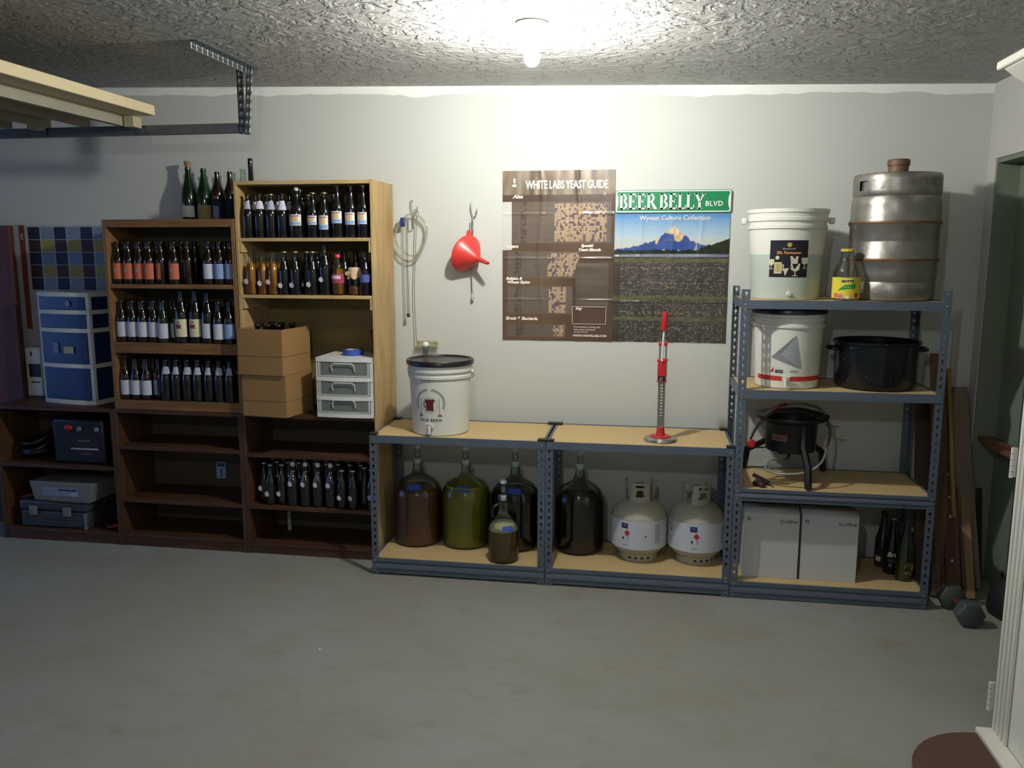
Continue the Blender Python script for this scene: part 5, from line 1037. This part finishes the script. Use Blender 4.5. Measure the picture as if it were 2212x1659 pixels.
part('feed_pipe', MB().tube([(-.09, -.12, .11), (-.02, -.07, .125), (0, 0, .14)], .008, 8), ste, bn)
part('hose', MB().tube([(-.135, -.128, .1), (-.125, -.14, .08), (-.06, -.16, .07), (.05, -.17, .085), (.12, -.16, .135), (.155, -.1, .2), (.18, -.02, .26), (.15, .02, .35), (.05, -.02, .392), (-.06, -.05, .385), (-.15, -.06, .33), (-.2, -.07, .24)], .0065, 8, smooth=6), braid, bn)
part('hose_sleeve', MB().tube([(-.035, -.045, .391), (-.07, -.05, .383), (-.105, -.055, .362)], .009, 8, smooth=3), mat('red_sleeve', '#8e2a2a', .4), bn)
part('second_hose', MB().tube([(.13, .0, .34), (.03, -.04, .372), (-.08, -.06, .36), (-.16, -.075, .3), (-.205, -.078, .215)], .0055, 8, smooth=6), black_p, bn)
part('red_knob', MB().lathe([(.0005, .016), (.018, .014), (.021, 0), (.0005, -.001)], 18).xf(Matrix.Translation((-.2, -.09, .2)) @ Matrix.Rotation(PI/2, 4, 'X')), mat('red_knob', '#b3222c', .35), bn)
part('valve_stem', MB().tube([(.16, -.02, .29), (.2, -.05, .285), (.215, -.05, .288)], .006, 8), ste, bn)
lt = thing('gas_lighter', 'long dark lighter with a short grip lying on the shelf below the burner', 'lighter', (1.99, -.46, T1+.0005), -.9)
part('barrel', MB().tube([(-.11, .03, .02), (.02, 0, .014)], .011, 8), mat('dark_barrel', '#241c1c', .4), lt); part('grip', B(-.03, .035, -.065, -.03, 0, .024), mat('maroon_grip', '#33161a', .4), lt, bevel=.008); part('tip', MB().tube([(.02, 0, .014), (.05, -.006, .01)], .005, 8), ste, lt)

# ------------------------------------------------------------------ tall rack, bottom shelf: wine cartons and bottles
wcard = mat('white_carton', '#bbbdbd', .75, var=.05, scale=5); wcin = mat('carton_inside_grey', '#77756f', .85); inkb = paper('carton_ink', '#2b2c33')
def wine_carton(x, rz, label, w=.262):
    o = carton('wine_carton', label, (x, -.475, T0+.0005), rz, w, .33, .33, wcard, wcin)
    part('lettering', flat(text('EG', .023, bold=.0006, xs=.7), .014, -.0008, .29), inkb, o); part('lettering', flat(text('12 x 750 ml', .022, 'R', bold=.0004, xs=.78), w-.01, -.0008, .285), inkb, o)
    part('flap', MB().add([(0, .002, .331), (w, .002, .331), (w, .085, .352), (0, .085, .352)], [(0, 1, 2, 3)]), wcard, o, solid=.003)
    part('flap', MB().add([(0, .328, .331), (w, .328, .331), (w, .25, .356), (0, .25, .356)], [(0, 3, 2, 1)]), wcin, o, solid=.003)
    return o
c1 = wine_carton(1.893, -.02, 'white wine carton marked 12 x 750 ml beside the left post of the tall rack')
c2 = wine_carton(2.168, -.01, 'white wine carton marked 12 x 750 ml with bottles standing to its right')
for x, y in ((1.96, -.31), (2.06, -.31), (1.96, -.21), (2.06, -.21)): bottle('champagne', (x, y, T0+.0055), vgreen, 'dark wine bottle standing inside the white carton next to the rack post', 'bottles in the white carton', None, name='wine_bottle')
bottle('wine', (2.617, -.215, T0+.0005), gl('smoky_glass', '#1a1d22'), 'dark capped bottle behind the one with white script lettering', None, dk_cap, (.03, .11, 1.2, paper('plum_label', '#3a2433')), name='wine_bottle', extra=[(.035, .06, -1.1, -.4, offw)])
o = bottle('champagne', (2.64, -.3, T0+.0005), black_g, 'stout dark bottle with white script lettering and a silver cap', None, grey_cap, (.03, .128, 1.3, paper('coal_label', '#121318')), name='wine_bottle', scale=.93)
part('label_print', wrapz(text('Brut', .036, 'C', shear=.3, bold=.0014), .0438, FRONT-.1, .1), offw, o); part('label_print', wrapz(join(*[rect(-.022, -.006*k, .022, -.006*k+.002) for k in range(3)]), .0438, FRONT-.1, .082), paper('dim_lines', '#6d7079'), o); part('label_print', wrapz(rect(-.012, 0, .004, .016), .0438, FRONT-.3, .045), paper('dim_lines', '#6d7079'), o)
o = bottle('champagne', (2.678, -.385, T0+.0005), mat('olive_bottle_glass', '#1f2a10', .08, spec=.6, coat=.5), 'olive green bottle with a red and yellow label at the shelf corner', None, None, (.03, .1, .75, paper('label_olive_dark', '#4a4a1c')), name='wine_bottle', scale=1.0)
part('label_print', wrapz(poly([(-.012, .0), (.028, -.006), (.03, .024), (.004, .018), (-.008, .022)]), .0438, FRONT, .066), paper('label_yellow', '#cdbf3a'), o); part('label_print', wrapz(poly([(-.01, 0), (.03, 0), (.026, .012), (.006, .008)]), .0442, FRONT, .088), trd, o); part('label_print', wrapz(text('BREW', .012, 'C'), .0438, FRONT+.1, .042), paper('buff', '#c9a77c'), o); part('label_print', wrapz(ell(0, 0, .008, .009), .0446, FRONT-.05, .068), inkb, o)

# ------------------------------------------------------------------ corner: leaning boards, dumbbell, mat, odds
def plank(name, label, base, top, w, t, m, tw=0.):
    b, tt = Vector(base), Vector(top); ax = (tt-b); L_ = ax.length; ax.normalize()
    xd = Vector((math.cos(tw), math.sin(tw), 0)); xd = (xd-ax*xd.dot(ax)).normalized(); yd = ax.cross(xd)
    M = Matrix(((xd.x, yd.x, ax.x, b.x), (xd.y, yd.y, ax.y, b.y), (xd.z, yd.z, ax.z, b.z), (0, 0, 0, 1)))
    o = obj(name, B(-w/2, w/2, -t/2, t/2, 0, L_), m, None, bevel=.0015); o.matrix_world = M; return tag(o, label, 'board')
def wd_(n, a, b): return wood(n, a, b, (12, 12, 1), .55)
plank('wood_board', 'wide dark brown board leaning behind the tall rack', (2.79, -.33, .012), (2.822, -.022, .93), .085, .018, wd_('board_brown', '#33231a', '#4d3728'))
plank('wood_board', 'tallest board with an angled top leaning beside the tall rack', (2.87, -.345, .012), (2.868, -.03, 1.165), .085, .02, wd_('board_umber', '#5c4733', '#7d6146'), .5)
plank('wood_board', 'thin yellowish strip leaning edge on between brown boards', (2.955, -.3, .01), (2.922, -.03, 1.09), .018, .03, wd_('board_yellow', '#8a6a35', '#a88546'))
plank('wood_board', 'wide weathered board leaning against the wall nearest the corner', (3.03, -.27, .012), (2.968, -.03, .995), .1, .02, wd_('board_grey_brown', '#5c4e3f', '#7a6850'), -.3)
b4 = plank('trim_board', 'reddish trim board with a row of white staples', (2.905, -.41, .01), (2.953, -.075, .62), .066, .02, wd_('board_red', '#4a2c20', '#66402e'))
for k, (x, z) in enumerate(((-.012, .62), (.012, .63), (-.01, .5), (-.008, .4), (.016, .42), (-.004, .18))): part('staple', B(x-.004, x+.004, -.0118, -.0102, z-.006, z+.006), offw, b4)
plank('trim_board', 'narrow brown trim board at the foot of the tall rack', (2.825, -.4, .01), (2.88, -.085, .56), .042, .02, wd_('board_dark', '#4a3628', '#66503e'))
plank('trim_board', 'short raw pale board leaning in front of the brown ones', (2.985, -.41, .012), (3.005, -.14, .5), .038, .02, wd_('board_raw', '#7a6242', '#9c8058'))
plank('wood_board', 'short black board leaning beside the green door', (3.105, -.165, .006), (3.09, -.115, .49), .022, .014, black_p)
iron = mat('grey_cast_iron', '#4e5350', .55, .3, var=.12, scale=30)
db = thing('hex_dumbbell', 'grey hexagonal dumbbell with a rusty handle on the floor', 'dumbbell', (2.866, -.605, .058), math.radians(-86))
for s_ in (-1, 1): part('hex_head', MB().lathe([(.038, -.04), (.062, -.03), (.066, 0), (.062, .03), (.038, .04)], 6).xf(Matrix.Translation((s_*.098, 0, .0)) @ Matrix.Rotation(PI/2, 4, 'Y') @ Matrix.Rotation(PI/6, 4, 'Z')), iron, db, bevel=.003)
part('handle', MB().tube([(-.066, 0, 0), (0, 0, 0), (.066, 0, 0)], lambda t: .0145+.003*math.sin(t*PI), 14, smooth=4), mat('rusty_grip', '#5c3a30', .5, .4, var=.3), db)
mt = thing('door_mat', 'half round brown door mat in front of the white door', 'mat', (2.575, -1.93, 0))
coir = mat('brown_coir', '#5e4638', .95, var=.2, scale=120, bump=.8, bscale=300)
part('mat_body', MB().prism([(.0, -.29)]+[(-.285*math.sin(PI*k/24), -.29*math.cos(PI*k/24)) for k in range(1, 24)]+[(0, .29)], .0005, .012, 'z'), coir, mt, bevel=.003)
tag(obj('power_cord', MB().tube([(2.36, -1.97, .017), (2.43, -1.925, .0165), (2.5, -1.905, .0165), (2.55, -1.9, .0165)], .004, 8, smooth=5), mat('orange_cord', '#d2562e', .5), None), 'orange cord lying across the brown door mat', 'cord')
bg_ = thing('black_bag', 'black bag slumped on the floor beside the green door', 'bag', (3.075, -.56, 0))
part('bag_body', MB().lathe([(.0005, 0), (.055, .0), (.064, .03), (.06, .09), (.045, .15), (.024, .18), (.0005, .185)], 20).warp(lambda p: (p[0]*(1+.12*math.sin(p[1]*70)), p[1]*1.6, p[2]*(1+.1*math.sin(p[0]*60)))), mat('black_fabric', '#0f1012', .7, var=.3, scale=20), bg_)
part('bag_strap', MB().tube([(0, -.05, .15), (-.02, 0, .215), (0, .05, .15)], .005, 6, smooth=5), black_p, bg_)
ws = thing('wood_shelf', 'small brown wooden shelf fixed on the green door', 'shelf', (3.06, -.42, .745))
part('board', MB().prism([(.0, .3), (.075, .3), (.075, -.3), (.0, -.2), (-.03, .1)], 0, .018, 'z'), wood('shelf_brown', '#5a3826', '#7a5038', (3, 10, 10)), ws, bevel=.002)
for y in (-.15, .2): part('bracket', MB().prism([(.0745, -.001), (.0745, -.07), (.068, -.07), (.03, -.006), (.03, -.001)], y, y+.012), galv, ws)
tag(obj('paper_scrap', MB().add([(0, 0, .001), (.014, .002, .004), (.013, .011, .001), (.002, .012, .005)], [(0, 1, 2, 3)]), paper('scrap', '#e2e2dc'), None, (.05, -1.42, 0), solid=.0005), 'tiny white scrap of paper on the bare concrete floor', 'paper scrap')
